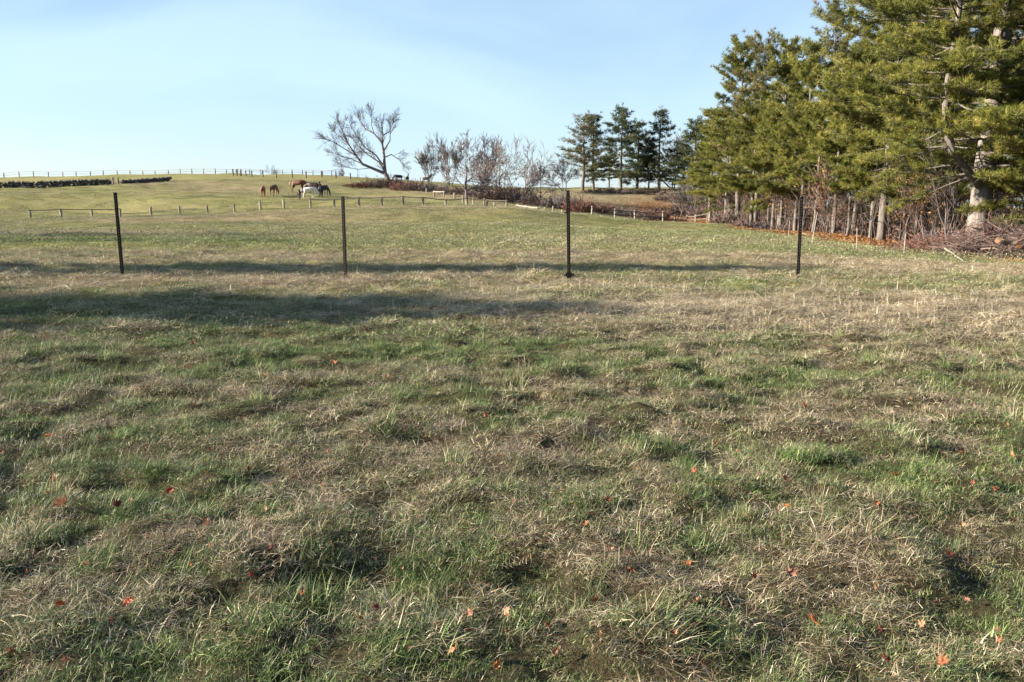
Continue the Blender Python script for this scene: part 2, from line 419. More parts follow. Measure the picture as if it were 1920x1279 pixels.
M['stone_pale'] = make_plain('pale_field_stone', (0.36, 0.34, 0.30), 0.9, 0, 0.3, 3)

# ------------------------------------------------------------------ the ground sheet
def build_ground():
    NX, NY = 460, 560
    t = np.linspace(-1, 1, NX); gx = 0.10 * t + 0.90 * np.sign(t) * np.abs(t) ** 2.6
    s = np.linspace(0, 1, NY)
    Yr = np.concatenate([np.linspace(-30, 1.0, 24), 1.0 * (2400.0 / 1.0) ** (np.linspace(0, 1, NY)[1:])])
    # finer rows near by
    Yn = np.concatenate([np.linspace(-30, 1.2, 16)[:-1], np.linspace(1.2, 9, 200)[:-1], 9 * (2400 / 9) ** np.linspace(0, 1, 420)])
    W = np.maximum(60, 1.55 * Yn)
    t2 = gx
    X = W[:, None] * t2[None, :]; Y = np.repeat(Yn[:, None], NX, 1)
    Z = height(X, Y)
    V = np.stack([X, Y, Z], -1).reshape(-1, 3)
    ny = len(Yn)
    i = np.arange(ny - 1)[:, None] * NX; j = np.arange(NX - 1)[None]
    Q = np.stack([i + j, i + j + 1, i + NX + j + 1, i + NX + j], -1).reshape(-1, 4)
    Xf, Yf = X.ravel(), Y.ravel()
    near = np.clip(1 - (Yf - 9) / 9, 0, 1)
    me = mesh_np('ground', V, Q.ravel(), np.full(len(Q), 4), M['ground'], True,
                 {'dry': dryness(Xf, Yf), 'litter': litter(Xf, Yf), 'thin': 0.92 * near})
    o = obj('ground', me); tag(o, 'rolling pasture of green and straw coloured grass', None, None, 'structure')
    return o
build_ground()

# ------------------------------------------------------------------ grass (uncountable: one object)
def blade_set(rng, n, rad, lmin, lmax, width, lean, flat, nseg=3):
    """Bent tapering blades: returns verts, faces(tris+quads as tris), rnd, pick."""
    V = []; T = []; R = []; P = []
    for k in range(n):
        r = rad * math.sqrt(rng.random()); th = rng.random() * 2 * pi
        p = np.array([r * cos(th), r * sin(th), -0.012])
        az = rng.random() * 2 * pi
        L = lmin + (lmax - lmin) * rng.random()
        el = rng.normal(lean, 0.35); el = min(max(el, 0.03), 1.5)
        if rng.random() < flat: el = abs(rng.normal(0.05, 0.1))
        if rng.random() < flat: p[2] += rng.random() * 0.03
        droop = rng.uniform(0.0, 1.0)
        rv = rng.random(); pv = rng.random() ** 1.0
        side = np.array([-sin(az), cos(az), rng.normal(0, 0.3)]); side /= np.linalg.norm(side)
        w = width * rng.uniform(0.6, 1.3)
        b = len(V); kink = rng.normal(0, 0.35)
        for s in range(nseg + 1):
            ws = w * (1 - (s / nseg) ** 1.6) * 0.5
            if s < nseg:
                V.append(p - side * ws); V.append(p + side * ws)
            else: V.append(p.copy())
            e = el - droop * s / nseg; a = az + kink * s / nseg
            p = p + L / nseg * np.array([cos(e) * cos(a), cos(e) * sin(a), sin(e)])
            p[2] = max(p[2], 0.002)
        nv = 2 * nseg + 1
        R += [rv] * nv; P += [pv] * nv
        for s in range(nseg - 1):
            q = b + 2 * s; T += [(q, q + 1, q + 3), (q, q + 3, q + 2)]
        q = b + 2 * (nseg - 1); T.append((q, q + 1, q + 2))
    return np.array(V), np.array(T), np.array(R), np.array(P)

clump_col = bpy.data.collections.new('grass_clumps')   # library of tufts for the scatter, not linked to the scene
def clump(i, *args, pick=lambda p: p, val=lambda r: r, **kw):
    rng = np.random.default_rng(500 + i)
    V, T, R, P = blade_set(rng, *args, **kw)
    me = mesh_np('clump_%02d' % i, V, T.ravel(), np.full(len(T), 3), M['grass'], False, {'rnd': val(R), 'pick': pick(P)})
    o = bpy.data.objects.new('clump_%02d' % i, me); clump_col.objects.link(o)
# near: 0-4 turf, 5-8 thatch of dead stems, 9-10 taller tufts
for i in range(5): clump(i, 80, 0.10, 0.018, 0.060, 0.0026, 0.7, 0.35)
for i in range(5, 9): clump(i, 75, 0.11, 0.03, 0.11, 0.0021, 0.2, 0.6, pick=lambda p: p * 0.45)
for i in range(9, 11): clump(i, 70, 0.06, 0.04, 0.10, 0.0028, 0.6, 0.15, pick=lambda p: 0.25 + p * 0.75)
# middle: 11-13 turf, 14-15 thatch
for i in range(11, 14): clump(i, 170, 0.26, 0.03, 0.075, 0.0052, 0.55, 0.35, nseg=2)
for i in range(14, 16): clump(i, 140, 0.28, 0.05, 0.16, 0.0045, 0.2, 0.55, nseg=2, pick=lambda p: p * 0.5)
# far: 16-18, then 19-20 wisps of cut hay, 21-22 domed tussocks
for i in range(16, 19): clump(i, 240, 0.9, 0.04, 0.09, 0.014, 0.6, 0.35, nseg=2)

for i in range(19, 21): clump(i, 60, 0.26, 0.14, 0.34, 0.0030, 0.10, 0.7, pick=lambda p: p * 0.05, val=lambda r_: 0.45 + 0.55 * r_)
for i in range(21, 23): clump(i, 130, 0.075, 0.05, 0.13, 0.0028, 0.75, 0.05, pick=lambda p: 0.15 + p * 0.85)

def build_grass():
    rng = np.random.default_rng(42)
    PX = []; PY = []; ID = []; SC = []
    def band(d0, d1, dens, turf, thatch, tall, sc, ptall):
        # area-uniform points in the trapezoid the eye can see, with a margin
        n = int(dens * 0.78 * (d1 * d1 - d0 * d0) + dens * 2 * (d1 - d0))
        D = np.sqrt(rng.random(n) * (d1 * d1 - d0 * d0) + d0 * d0)
        X = (rng.random(n) * 2 - 1) * (0.72 * D + 0.7)
        dry = dryness(X, D)
        u = rng.random(n)
        isth = rng.random(n) < np.clip(dry * 1.0 - 0.12, 0.05, 0.85)
        tl = fbm(X / 0.6, D / 0.6, 2, 71)
        istall = (~isth) & (rng.random(n) < ptall * np.clip((tl - 0.42) * 8, 0, 1))
        idx = np.where(isth, thatch[0] + (u * len(thatch)).astype(int), turf[0] + (u * len(turf)).astype(int))
        if tall: idx = np.where(istall, tall[0] + (u * len(tall)).astype(int), idx)
        bare = fbm(X / 0.17, D / 0.17, 2, 81)
        lh = 0.35 + 1.0 * fbm(X / 0.24, D / 0.24, 2, 91)
        keep = (bare > 0.22) & (litter(X, D) < 0.5 + 0.3 * rng.random(n))
        PX.append(X[keep]); PY.append(D[keep]); ID.append(idx[keep]); SC.append((sc * lh * rng.uniform(0.75, 1.25, n))[keep])
    band(1.2, 5, 300, range(0, 5), range(5, 9), range(9, 11), 1.0, 0.3)
    band(5, 9, 205, range(0, 5), range(5, 9), range(9, 11), 1.1, 0.3)
    band(9, 14, 60, range(11, 14), range(14, 16), None, 0.9, 0)
    band(14, 24, 34, range(11, 14), range(14, 16), None, 1.1, 0)
    band(24, 40, 6, range(16, 19), range(16, 19), None, 0.9, 0)
    band(40, 75, 3.0, range(16, 19), range(16, 19), None, 1.15, 0)
    band(75, 100, 1.3, range(16, 19), range(16, 19), None, 1.5, 0)
    band(100, 150, .6, range(16, 19), range(16, 19), None, 1.8, 0)
    # tussocks standing up out of the turf, and wisps of cut hay
    n = 480; D = np.sqrt(rng.random(n) * (12 ** 2 - 1.8 ** 2) + 1.8 ** 2); Xt = (rng.random(n) * 2 - 1) * (0.72 * D + .4)
    PX.append(Xt); PY.append(D); ID.append(rng.integers(21, 23, n)); SC.append(rng.uniform(.7, 1.5, n))
    for hx, hy, rx, ry, m in [(-1.7, 11.7, 1.3, .5, 130), (1.9, 11.3, 1.6, .7, 240), (4.2, 10.9, 2.2, .9, 260), (6.5, 12.2, 2.5, 1.0, 260), (0, 12.6, 2.0, .6, 120), (-4.5, 14.8, 3, .8, 120), (3.2, 13.2, 2.4, .8, 100), (-.35, 7.3, .42, .22, 14), (2.5, 6.4, .5, .2, 8)]:
        PX.append(rng.normal(hx, rx, m)); PY.append(np.maximum(rng.normal(hy, ry, m), 1.5)); ID.append(rng.integers(19, 21, m)); SC.append(rng.uniform(.6, 1.2, m) * (1 if hy > 9 else .45))
    X = np.concatenate(PX); Y = np.concatenate(PY); ID = np.concatenate(ID); SC = np.concatenate(SC)
    Z = height(X, Y)
    n = len(X)
    me = bpy.data.meshes.new('grass'); me.vertices.add(n)
    me.vertices.foreach_set('co', np.stack([X, Y, Z], -1).astype(np.float32).ravel())
    e = 0.05
    sx = (height(X + e, Y) - height(X - e, Y)) / (2 * e); sy = (height(X, Y + e) - height(X, Y - e)) / (2 * e)
    a = me.attributes.new('idx', 'INT', 'POINT'); a.data.foreach_set('value', ID.astype(np.int32))
    a = me.attributes.new('scl', 'FLOAT', 'POINT'); a.data.foreach_set('value', SC.astype(np.float32))
    a = me.attributes.new('dry', 'FLOAT', 'POINT'); a.data.foreach_set('value', np.clip(dryness(X, Y) + rng.normal(0, .2, n), 0, 1).astype(np.float32))
    rot = np.stack([np.arctan(np.clip(sy, -.5, .5)), -np.arctan(np.clip(sx, -.5, .5)), rng.random(n) * 2 * pi], -1)
    a = me.attributes.new('val', 'FLOAT', 'POINT'); a.data.foreach_set('value', np.clip(rng.normal(1.02, .30, n), .40, 1.8).astype(np.float32))
    a = me.attributes.new('rot', 'FLOAT_VECTOR', 'POINT'); a.data.foreach_set('vector', rot.astype(np.float32).ravel())
    o = obj('grass', me); tag(o, 'short tangled grass of green blades and dry straw', 'grass', None, 'stuff')
    ng = bpy.data.node_groups.new('grass_scatter', 'GeometryNodeTree')
    ng.interface.new_socket('Geometry', in_out='INPUT', socket_type='NodeSocketGeometry')
    ng.interface.new_socket('Geometry', in_out='OUTPUT', socket_type='NodeSocketGeometry')
    N = ng.nodes; Lk = ng.links
    gi = N.new('NodeGroupInput'); go = N.new('NodeGroupOutput')
    ip = N.new('GeometryNodeInstanceOnPoints'); ci = N.new('GeometryNodeCollectionInfo')
    ci.inputs['Collection'].default_value = clump_col
    ci.inputs['Separate Children'].default_value = True; ci.inputs['Reset Children'].default_value = True
    ip.inputs['Pick Instance'].default_value = True
    def na(name, typ):
        x = N.new('GeometryNodeInputNamedAttribute'); x.data_type = typ; x.inputs['Name'].default_value = name
        return x.outputs['Attribute']
    e2r = N.new('FunctionNodeEulerToRotation')
    Lk.new(gi.outputs[0], ip.inputs['Points']); Lk.new(ci.outputs[0], ip.inputs['Instance'])
    Lk.new(na('idx', 'INT'), ip.inputs['Instance Index'])
    Lk.new(na('rot', 'FLOAT_VECTOR'), e2r.inputs[0]); Lk.new(e2r.outputs[0], ip.inputs['Rotation'])
    Lk.new(na('scl', 'FLOAT'), ip.inputs['Scale'])
    Lk.new(ip.outputs[0], go.inputs[0])
    md = o.modifiers.new('scatter', 'NODES'); md.node_group = ng
    print('grass instances', n)
build_grass()

# ------------------------------------------------------------------ pines
def tufts(G, C, A, size, k, rng, width=0.10, tone=None):
    """Needle tufts: k slender triangles about each centre."""
    N = len(C)
    A = A / (np.linalg.norm(A, axis=1, keepdims=True) + 1e-9)
    d = rng.normal(0, 1, (N, k, 3)); d /= np.linalg.norm(d, axis=2, keepdims=True)
    d = d * 0.95 + A[:, None] * 0.75 + np.array([0, 0, 0.30]); d /= np.linalg.norm(d, axis=2, keepdims=True)
    s = np.cross(d, rng.normal(0, 1, (N, k, 3))); s /= np.linalg.norm(s, axis=2, keepdims=True) + 1e-9
    sz = size * rng.uniform(0.7, 1.3, (N, k, 1))
    c = C[:, None] + d * sz * 0.05
    V = np.stack([c - s * sz * width, c + s * sz * width, c + d * sz], 2).reshape(-1, 3)
    t = (rng.random(N) if tone is None else tone)
    a = np.clip(np.repeat(t, k * 3) + rng.normal(0, 0.08, N * k).repeat(3), 0, 1)
    G.add(V, np.arange(N * k * 3).reshape(-1, 3), a)

def pine_parts(seed, H, z0, spread, r0, stems=None, size=0.16, k=7, step=0.26, whorl=0.62, nb=(3, 6), gaps=0.15, top=0.25, asym=None, dens=1.0, droop=0.0, belly=0.35, dead=10, width=0.10):
    """White pine in local metres. stems: list of (polyline, r0, z_first_branch, spread factor)."""
    rng = np.random.default_rng(seed)
    T = Geo(); B = Geo(); Cn = Geo()
    if stems is None:
        zz = np.linspace(-0.4, H, 12)
        px_ = np.cumsum(rng.normal(0, 0.06 * H / 15, 12)); py_ = np.cumsum(rng.normal(0, 0.06 * H / 15, 12))
        px_ -= px_[0]; py_ -= py_[0]
        stems = [(np.stack([px_, py_, zz], -1), r0, z0, 1.0)]
    for pts, r0_, zf, spf in stems:
        pts = np.asarray(pts, float)
        seg = np.concatenate([[0], np.cumsum(np.linalg.norm(np.diff(pts, axis=0), axis=1))]); tt = seg / seg[-1]
        t2 = np.linspace(0, 1, 22); P = np.stack([np.interp(t2, tt, pts[:, i]) for i in range(3)], -1)
        for _ in range(2): P[1:-1] = 0.25 * P[:-2] + 0.5 * P[1:-1] + 0.25 * P[2:]
        rad = r0_ * (1 - t2) ** 0.8 + 0.02
        rad[0] *= 1.22
        (T if pts[0, 2] < 0 else B).tube(P, rad, 10, cap=True, wob=0.035, rng=rng)
        ztop = P[-1, 2]; z = zf
        while z < ztop - 0.15:
            f = (z - zf) / (ztop - zf)
            ti = np.interp(z, P[:, 2], t2); c = np.array([np.interp(ti, t2, P[:, i]) for i in range(3)])
            prof = (top + (1 - top) * (1 - f) ** 0.8) * (1 - belly * max(0, 1 - f * 5))
            az0 = rng.random() * 2 * pi
            n = rng.integers(nb[0], nb[1] + 1)
            for q in range(n):
                if rng.random() < gaps: continue
                az = az0 + q * 2 * pi / n + rng.normal(0, 0.3)
                L = spread * spf * prof * rng.uniform(0.55, 1.2)
                if asym is not None: L *= 1 + asym[1] * cos(az - asym[0])
                L = max(L, 0.35)
                e0 = -0.06 + 0.75 * f ** 1.6 + rng.normal(0, 0.16) - droop * (1 - f)
                upc = rng.uniform(0.02, 0.30)
                m = max(4, int(L / 0.7) + 3); s = np.linspace(0, 1, m)
                hv = np.array([cos(az), sin(az), 0]); sv = np.array([-sin(az), cos(az), 0]); wv = rng.normal(0, 0.06)
                bp = c + hv * (L * s * cos(e0))[:, None] + sv * (L * wv * s * s)[:, None]
                bp[:, 2] += L * (s * sin(e0) + upc * s * s) + rng.normal(0, 0.02, m) * L * 0.3
                br = (0.009 + 0.010 * L) * (1 - s * 0.85) * min(1, 0.5 + r0_)
                B.tube(bp, br, 5, cap=False)
                # side sprays along the outer part
                st = rng.uniform(0.25, 0.45) if f < 0.7 else 0.12
                ns = max(3, int(L * (1 - st) / step * 2 * dens))
                ss = np.sort(rng.uniform(st, 1.0, ns)); ss[-1] = 1.0
                base = np.stack([np.interp(ss, s, bp[:, i]) for i in range(3)], -1)
                tang = np.stack([np.interp(ss, s, np.gradient(bp[:, i])) for i in range(3)], -1)
                tang /= np.linalg.norm(tang, axis=1, keepdims=True)
                sgn = np.where(rng.random(ns) < 0.5, -1.0, 1.0)[:, None]
                lat = np.cross(tang, [0, 0, 1]) * sgn
                sl = (0.22 + 0.26 * L * (1.15 - ss) * np.minimum(1, (ss - st) * 4 + 0.45)) * rng.uniform(0.5, 1.25, ns)
                dirv = tang * rng.uniform(0.5, 1.1, (ns, 1)) + lat * rng.uniform(0.5, 1.1, (ns, 1)); dirv[-1] = tang[-1]
                dirv[:, 2] += rng.uniform(-0.10, 0.50, ns); dirv /= np.linalg.norm(dirv, axis=1, keepdims=True)
                B.segs(base, base + dirv * sl[:, None], 0.006 + 0.004 * L ** 0.5, 0.004, 3)
                nt_ = np.maximum(2, (sl / (size * 0.62) * dens).astype(int) + 1)
                ii = np.repeat(np.arange(ns), nt_)
                fr = 1 - rng.random(len(ii)) ** 1.3 * 0.85
                C = base[ii] + dirv[ii] * (sl[ii] * fr)[:, None] + rng.normal(0, size * 0.28, (len(ii), 3)) * np.array([1, 1, 0.85])
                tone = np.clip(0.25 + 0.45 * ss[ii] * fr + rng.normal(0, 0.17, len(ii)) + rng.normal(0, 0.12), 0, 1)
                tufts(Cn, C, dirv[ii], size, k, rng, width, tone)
            z += whorl * rng.uniform(0.65, 1.35) * (1 - 0.35 * f)
        # leading shoot
        C = P[-3:] + rng.normal(0, 0.05, (3, 3)); tufts(Cn, C, np.tile([0, 0, 1.], (3, 1)), size * 1.1, k, rng, width)
    # dead stubs and bare snags below the crown
    P0 = []; P1 = []
    for _ in range(dead):
        z = rng.uniform(0.15, 0.8) * max(z0 * 1.5, 2); az = rng.random() * 2 * pi; L = rng.uniform(0.4, 1.9)
        p = np.array([0, 0, z]); q = p + L * np.array([cos(az), sin(az), rng.uniform(-0.15, 0.3)])
        P0.append(p); P1.append(q)
        for _ in range(3):
            u = rng.uniform(0.4, 0.95); P0.append(p + (q - p) * u); P1.append(p + (q - p) * u + rng.normal(0, 0.25, 3))
    if P0: B.segs(P0, P1, 0.02, 0.006, 4)
    return T, B, Cn

def pine_meshes(name, mat, *a, bark='pine_limb', **k):
    T, B, C = pine_parts(*a, **k)
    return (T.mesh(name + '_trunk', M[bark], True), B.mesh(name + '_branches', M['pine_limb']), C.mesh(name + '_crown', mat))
def plant_pine(ms, loc, rz, sc, label, group=None, name='pine_tree'):
    t = thing(name, loc, rz, sc, label, 'pine tree' if name == 'pine_tree' else 'conifer', group)
    obj('trunk', ms[0], t); obj('branches', ms[1], t)['kind'] = 'stuff'; obj('crown', ms[2], t)
    return t

# the great pine at the right: a trunk and a limb that turned upward into a second leader
big_stems = [
    (np.array([(0, 0, -0.5), (0.02, 0, 1.5), (0.10, 0.1, 3.6), (0.25, 0.2, 6), (0.35, 0.3, 9), (0.5, 0.2, 13), (0.5, 0.2, 19)]), 0.46, 3.7, 1.0),
    (np.array([(0.1, 0.0, 2.7), (-0.5, -0.3, 3.3), (-1.3, -0.6, 3.8), (-1.95, -0.8, 4.5), (-2.25, -0.8, 5.6), (-2.30, -0.8, 6.8), (-2.1, -0.8, 8.4), (-1.95, -0.7, 10.6), (-1.7, -0.6, 15.5)]), 0.16, 3.4, 0.9)]
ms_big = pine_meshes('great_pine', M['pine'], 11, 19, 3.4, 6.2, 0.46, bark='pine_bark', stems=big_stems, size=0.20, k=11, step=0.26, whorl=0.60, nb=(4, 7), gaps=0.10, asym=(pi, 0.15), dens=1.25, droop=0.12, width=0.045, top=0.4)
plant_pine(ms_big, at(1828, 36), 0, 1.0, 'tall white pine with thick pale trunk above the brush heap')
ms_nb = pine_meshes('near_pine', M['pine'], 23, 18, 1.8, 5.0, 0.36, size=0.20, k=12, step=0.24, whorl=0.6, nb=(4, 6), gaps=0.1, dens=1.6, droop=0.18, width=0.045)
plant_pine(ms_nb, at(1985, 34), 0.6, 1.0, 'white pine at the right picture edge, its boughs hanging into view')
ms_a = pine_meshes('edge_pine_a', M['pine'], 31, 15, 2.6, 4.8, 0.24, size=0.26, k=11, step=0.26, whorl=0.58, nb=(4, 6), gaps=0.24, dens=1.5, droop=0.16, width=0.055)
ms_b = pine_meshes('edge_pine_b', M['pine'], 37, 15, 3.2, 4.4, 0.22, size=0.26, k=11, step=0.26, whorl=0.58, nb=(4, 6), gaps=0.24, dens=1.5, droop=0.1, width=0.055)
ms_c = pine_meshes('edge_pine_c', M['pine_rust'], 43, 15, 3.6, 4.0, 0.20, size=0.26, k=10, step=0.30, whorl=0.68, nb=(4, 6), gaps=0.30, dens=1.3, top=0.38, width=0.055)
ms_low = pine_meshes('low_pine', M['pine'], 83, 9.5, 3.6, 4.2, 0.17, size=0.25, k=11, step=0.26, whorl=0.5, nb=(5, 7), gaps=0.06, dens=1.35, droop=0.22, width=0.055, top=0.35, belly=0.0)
wood = 'pines along the edge of the wood'
for px, D, sc_, lb in [(1360, 80, .95, 'low pine at the left foot of the wood'), (1408, 68, .92, 'low broad pine before the loose crowned pine'), (1448, 64, .85, 'low pine under the dense pine at the wood edge'), (1490, 59, .80, 'low pine with boughs just behind the rightmost metal post'),
                       (1562, 56, .95, 'low pine below the rusty topped pine'), (1632, 50, .82, 'low pine just left of the low boughed pine'), (1690, 47, .80, 'low pine between the low boughed pine and the great pine'), (1960, 35, .75, 'low pine right of the great pine trunk')]:
    plant_pine(ms_low, at(px, D), px * .61, sc_, lb, 'low pines of the wood edge')
plant_pine(ms_a, at(1652, 47), 0.3, (1.0, 1.0, 1.02), 'pine with low bright boughs over a short dark trunk beside the brush heap', wood)
plant_pine(ms_b, at(1600, 56), 1.3, (.95, .95, .76), 'pine between the low boughed pine and the rusty topped pine', wood)
plant_pine(ms_c, at(1540, 62), 2.0, (1.0, 1.0, 1.02), 'tallest pointed pine in the wood edge row with rusty thin top', wood)
plant_pine(ms_b, at(1505, 60), 4.0, 0.84, 'pine whose pale trunk stands just behind the rightmost metal post', wood)
plant_pine(ms_a, at(1462, 66), 2.4, 0.93, 'dense pine left of the rightmost metal post at the wood edge', wood)
plant_pine(ms_c, at(1415, 72), 0.9, 1.0, 'loose crowned pine with a double looking top near the left end of the wood', wood)
plant_pine(ms_b, at(1383, 75), 5.2, 1.02, 'pine with layered boughs reaching left into the sky at the wood end', wood)
plant_pine(ms_a, at(1368, 84), 3.6, (1.1, 1.1, 0.72), 'shorter pine filling the foot of the wood left end', wood)
plant_pine(ms_a, at(1330, 105), 1.0, 0.86, 'lower dark pine standing left of and behind the wood end', wood)
for px, D, q, s, lb in [(1700, 58, ms_b, 1.1, 'pine deep in the wood seen left of the great pine'), (1775, 54, ms_a, 1.12, 'pine behind the great pine inside the wood'),
                        (1860, 50, ms_b, 1.15, 'pine behind the great pine toward the right edge'), (1925, 58, ms_a, 1.2, 'pine far inside the wood at the right edge'),
                        (1560, 80, ms_a, 1.05, 'pine deep in the wood behind the rusty topped pine'), (1475, 88, ms_b, 1.0, 'pine deep in the wood behind the dense pine'),
                        (1420, 95, ms_a, 0.95, 'pine far back at the left end of the wood'), (1640, 76, ms_b, 1.15, 'pine deep in the wood behind the low boughed pine'),
                        (1730, 80, ms_a, 1.25, 'pine at the very back of the wood')]:
    plant_pine(q, at(px, D), px * 0.37, s, lb, 'pines inside the wood')
# the group on the knoll
ms_f1 = pine_meshes('knoll_pine_a', M['pine_far'], 51, 14, 1.8, 4.6, 0.26, size=0.5, k=8, step=0.42, whorl=0.75, nb=(4, 6), gaps=0.25, dens=1.3, top=0.22, width=0.07)
ms_f2 = pine_meshes('knoll_pine_b', M['pine_rust'], 57, 14, 4.0, 4.6, 0.28, size=0.46, k=7, step=0.48, whorl=0.72, nb=(4, 6), gaps=0.1, dens=1.1, top=0.26, width=0.06)
ms_f3 = pine_meshes('knoll_pine_c', M['pine_far'], 61, 14, 1.6, 3.8, 0.24, size=0.5, k=8, step=0.42, whorl=0.72, nb=(4, 6), gaps=0.22, dens=1.3, top=0.22, width=0.07)
kn = 'pines on the knoll'
plant_pine(ms_f2, at(1092, 160), 0.4, (1.2, 1.2, .96), 'thin rusty brown pine, leftmost of the knoll group', kn)
plant_pine(ms_f3, at(1113, 164), 1.4, (1.1, 1.1, .98), 'slim pine touching the rusty leftmost pine of the knoll', kn)
plant_pine(ms_f1, at(1164, 158), 2.2, (1.25, 1.25, 1.04), 'dark layered pine in the middle of the knoll group', kn)
plant_pine(ms_f3, at(1194, 163), 3.0, (1.3, 1.3, .88), 'shorter pine between the two tallest dark pines of the knoll', kn)
plant_pine(ms_f3, at(1236, 158), 0.2, (1.2, 1.2, 1.02), 'narrow dark pointed pine, rightmost of the knoll group', kn)
plant_pine(ms_f1, at(1300, 150), 5.0, (1.3, 1.3, .9), 'dark pine between the knoll group and the wood', kn)
plant_pine(ms_low, at(1142, 170), 1.1, (1.0, 1.0, .62), 'small pine in the gap left of the dark layered knoll pine', kn)
plant_pine(ms_low, at(1216, 168), 2.1, (1.0, 1.0, .6), 'small pine in the gap left of the narrow knoll pine', kn)
plant_pine(ms_f3, at(1278, 160), 4.1, (1.2, 1.2, .55), 'small dark pine right of the narrow knoll pine', kn)
plant_pine(ms_f1, at(1322, 125), 3.1, (1.1, 1.1, .62), 'short dark pine at the left flank of the wood', kn)
# trees beside the field to the left of the view: their shadows lie across the grass
ms_s1 = pine_meshes('spire_conifer', M['pine_far'], 71, 10, 1.0, 1.75, 0.16, size=0.26, k=7, step=0.3, whorl=0.38, nb=(5, 7), gaps=0.02, top=0.12, dens=1.3, belly=0.1, width=0.14)
sl = 'conifers beside the field, left of the view'
for x, y, s, lb in [(-27.5, 16.9, (1.25, 1.25, 1.0), 'slim conifer left of view shading the strip behind the metal posts'),
                    (-27.0, 9.9, (.68, .68, .55), 'bushy conifer left of view shading the near grass'),
                    (-31.5, 11.0, (.74, .74, .60), 'smaller conifer left of view beside the bushy one'),
                    (-46.0, 27.5, (1.5, 1.5, 1.12), 'slim conifer left of view beyond the post line'),
                    (-52.0, 36.0, (1.7, 1.7, 1.25), 'farthest slim conifer left of view')]:
    plant_pine(ms_b if -32 < x < -26 and y < 15 else ms_s1, (x, y, hz(x, y)), x, s, lb, sl, 'conifer')

# ------------------------------------------------------------------ bare trees, saplings and shrubs
def grow(rng, S, p, d, L, r, lev, spread=0.6, up=0.15, kids=(2, 4), shrink=0.72, nseg=3, wander=0.18, rmin=0.01):
    """Recursive branching: appends (p0, p1, r0, r1) rows to S."""
    d = d / np.linalg.norm(d); pts = [p]; rs = [r]
    r_end = max(r * 0.55, rmin)
    for i in range(nseg):
        d = d + rng.normal(0, wander, 3) + np.array([0, 0, up * 0.3]); d /= np.linalg.norm(d)
        q = p + d * L / nseg; rr = r + (r_end - r) * (i + 1) / nseg
        S.append((p, q, rs[-1], rr)); p = q; pts.append(p); rs.append(rr)
    if lev <= 0: return
    n = rng.integers(kids[0], kids[1] + 1)
    for q in range(n):
        f = 1.0 if q == 0 else rng.uniform(0.35, 1.0)
        i = min(int(f * nseg), nseg); b = pts[i]
        ax = rng.normal(0, 1, 3); ax -= d * ax.dot(d); ax /= np.linalg.norm(ax) + 1e-9
        sp = spread * rng.uniform(0.5, 1.3) * (0.5 if q == 0 else 1)
        nd = d * cos(sp) + ax * sin(sp); nd[2] += up
        grow(rng, S, b, nd, L * shrink * rng.uniform(0.75, 1.2), max(rs[i] * 0.68, rmin), lev - 1, spread, up, kids, shrink, nseg, wander, rmin)
def segs_geo(S, rng, big=0.05):
    G0 = Geo(); G1 = Geo()
    P0 = np.array([s[0] for s in S]); P1 = np.array([s[1] for s in S]); R0 = np.array([s[2] for s in S]); R1 = np.array([s[3] for s in S])
    b = R0 > big
    if b.any(): G0.segs(P0[b], P1[b] + (P1[b] - P0[b]) * 0.03, R0[b], R1[b], 7, rng.random(b.sum()))
    if (~b).any(): G1.segs(P0[~b], P1[~b], R0[~b], R1[~b], 3, rng.random((~b).sum()))
    return G0, G1
def leaves_geo(C, size, rng):
    N = len(C); u = rng.normal(0, 1, (N, 3)); u /= np.linalg.norm(u, axis=1, keepdims=True)
    w = np.cross(u, rng.normal(0, 1, (N, 3))); w /= np.linalg.norm(w, axis=1, keepdims=True)
    s = size * rng.uniform(0.6, 1.3, (N, 1))
    V = np.stack([C - u * s, C - w * s * 0.55, C + u * s, C + w * s * 0.55], 1).reshape(-1, 3)
    G = Geo(); G.add(V, np.arange(N * 4).reshape(-1, 4), np.repeat(rng.random(N), 4)); return G

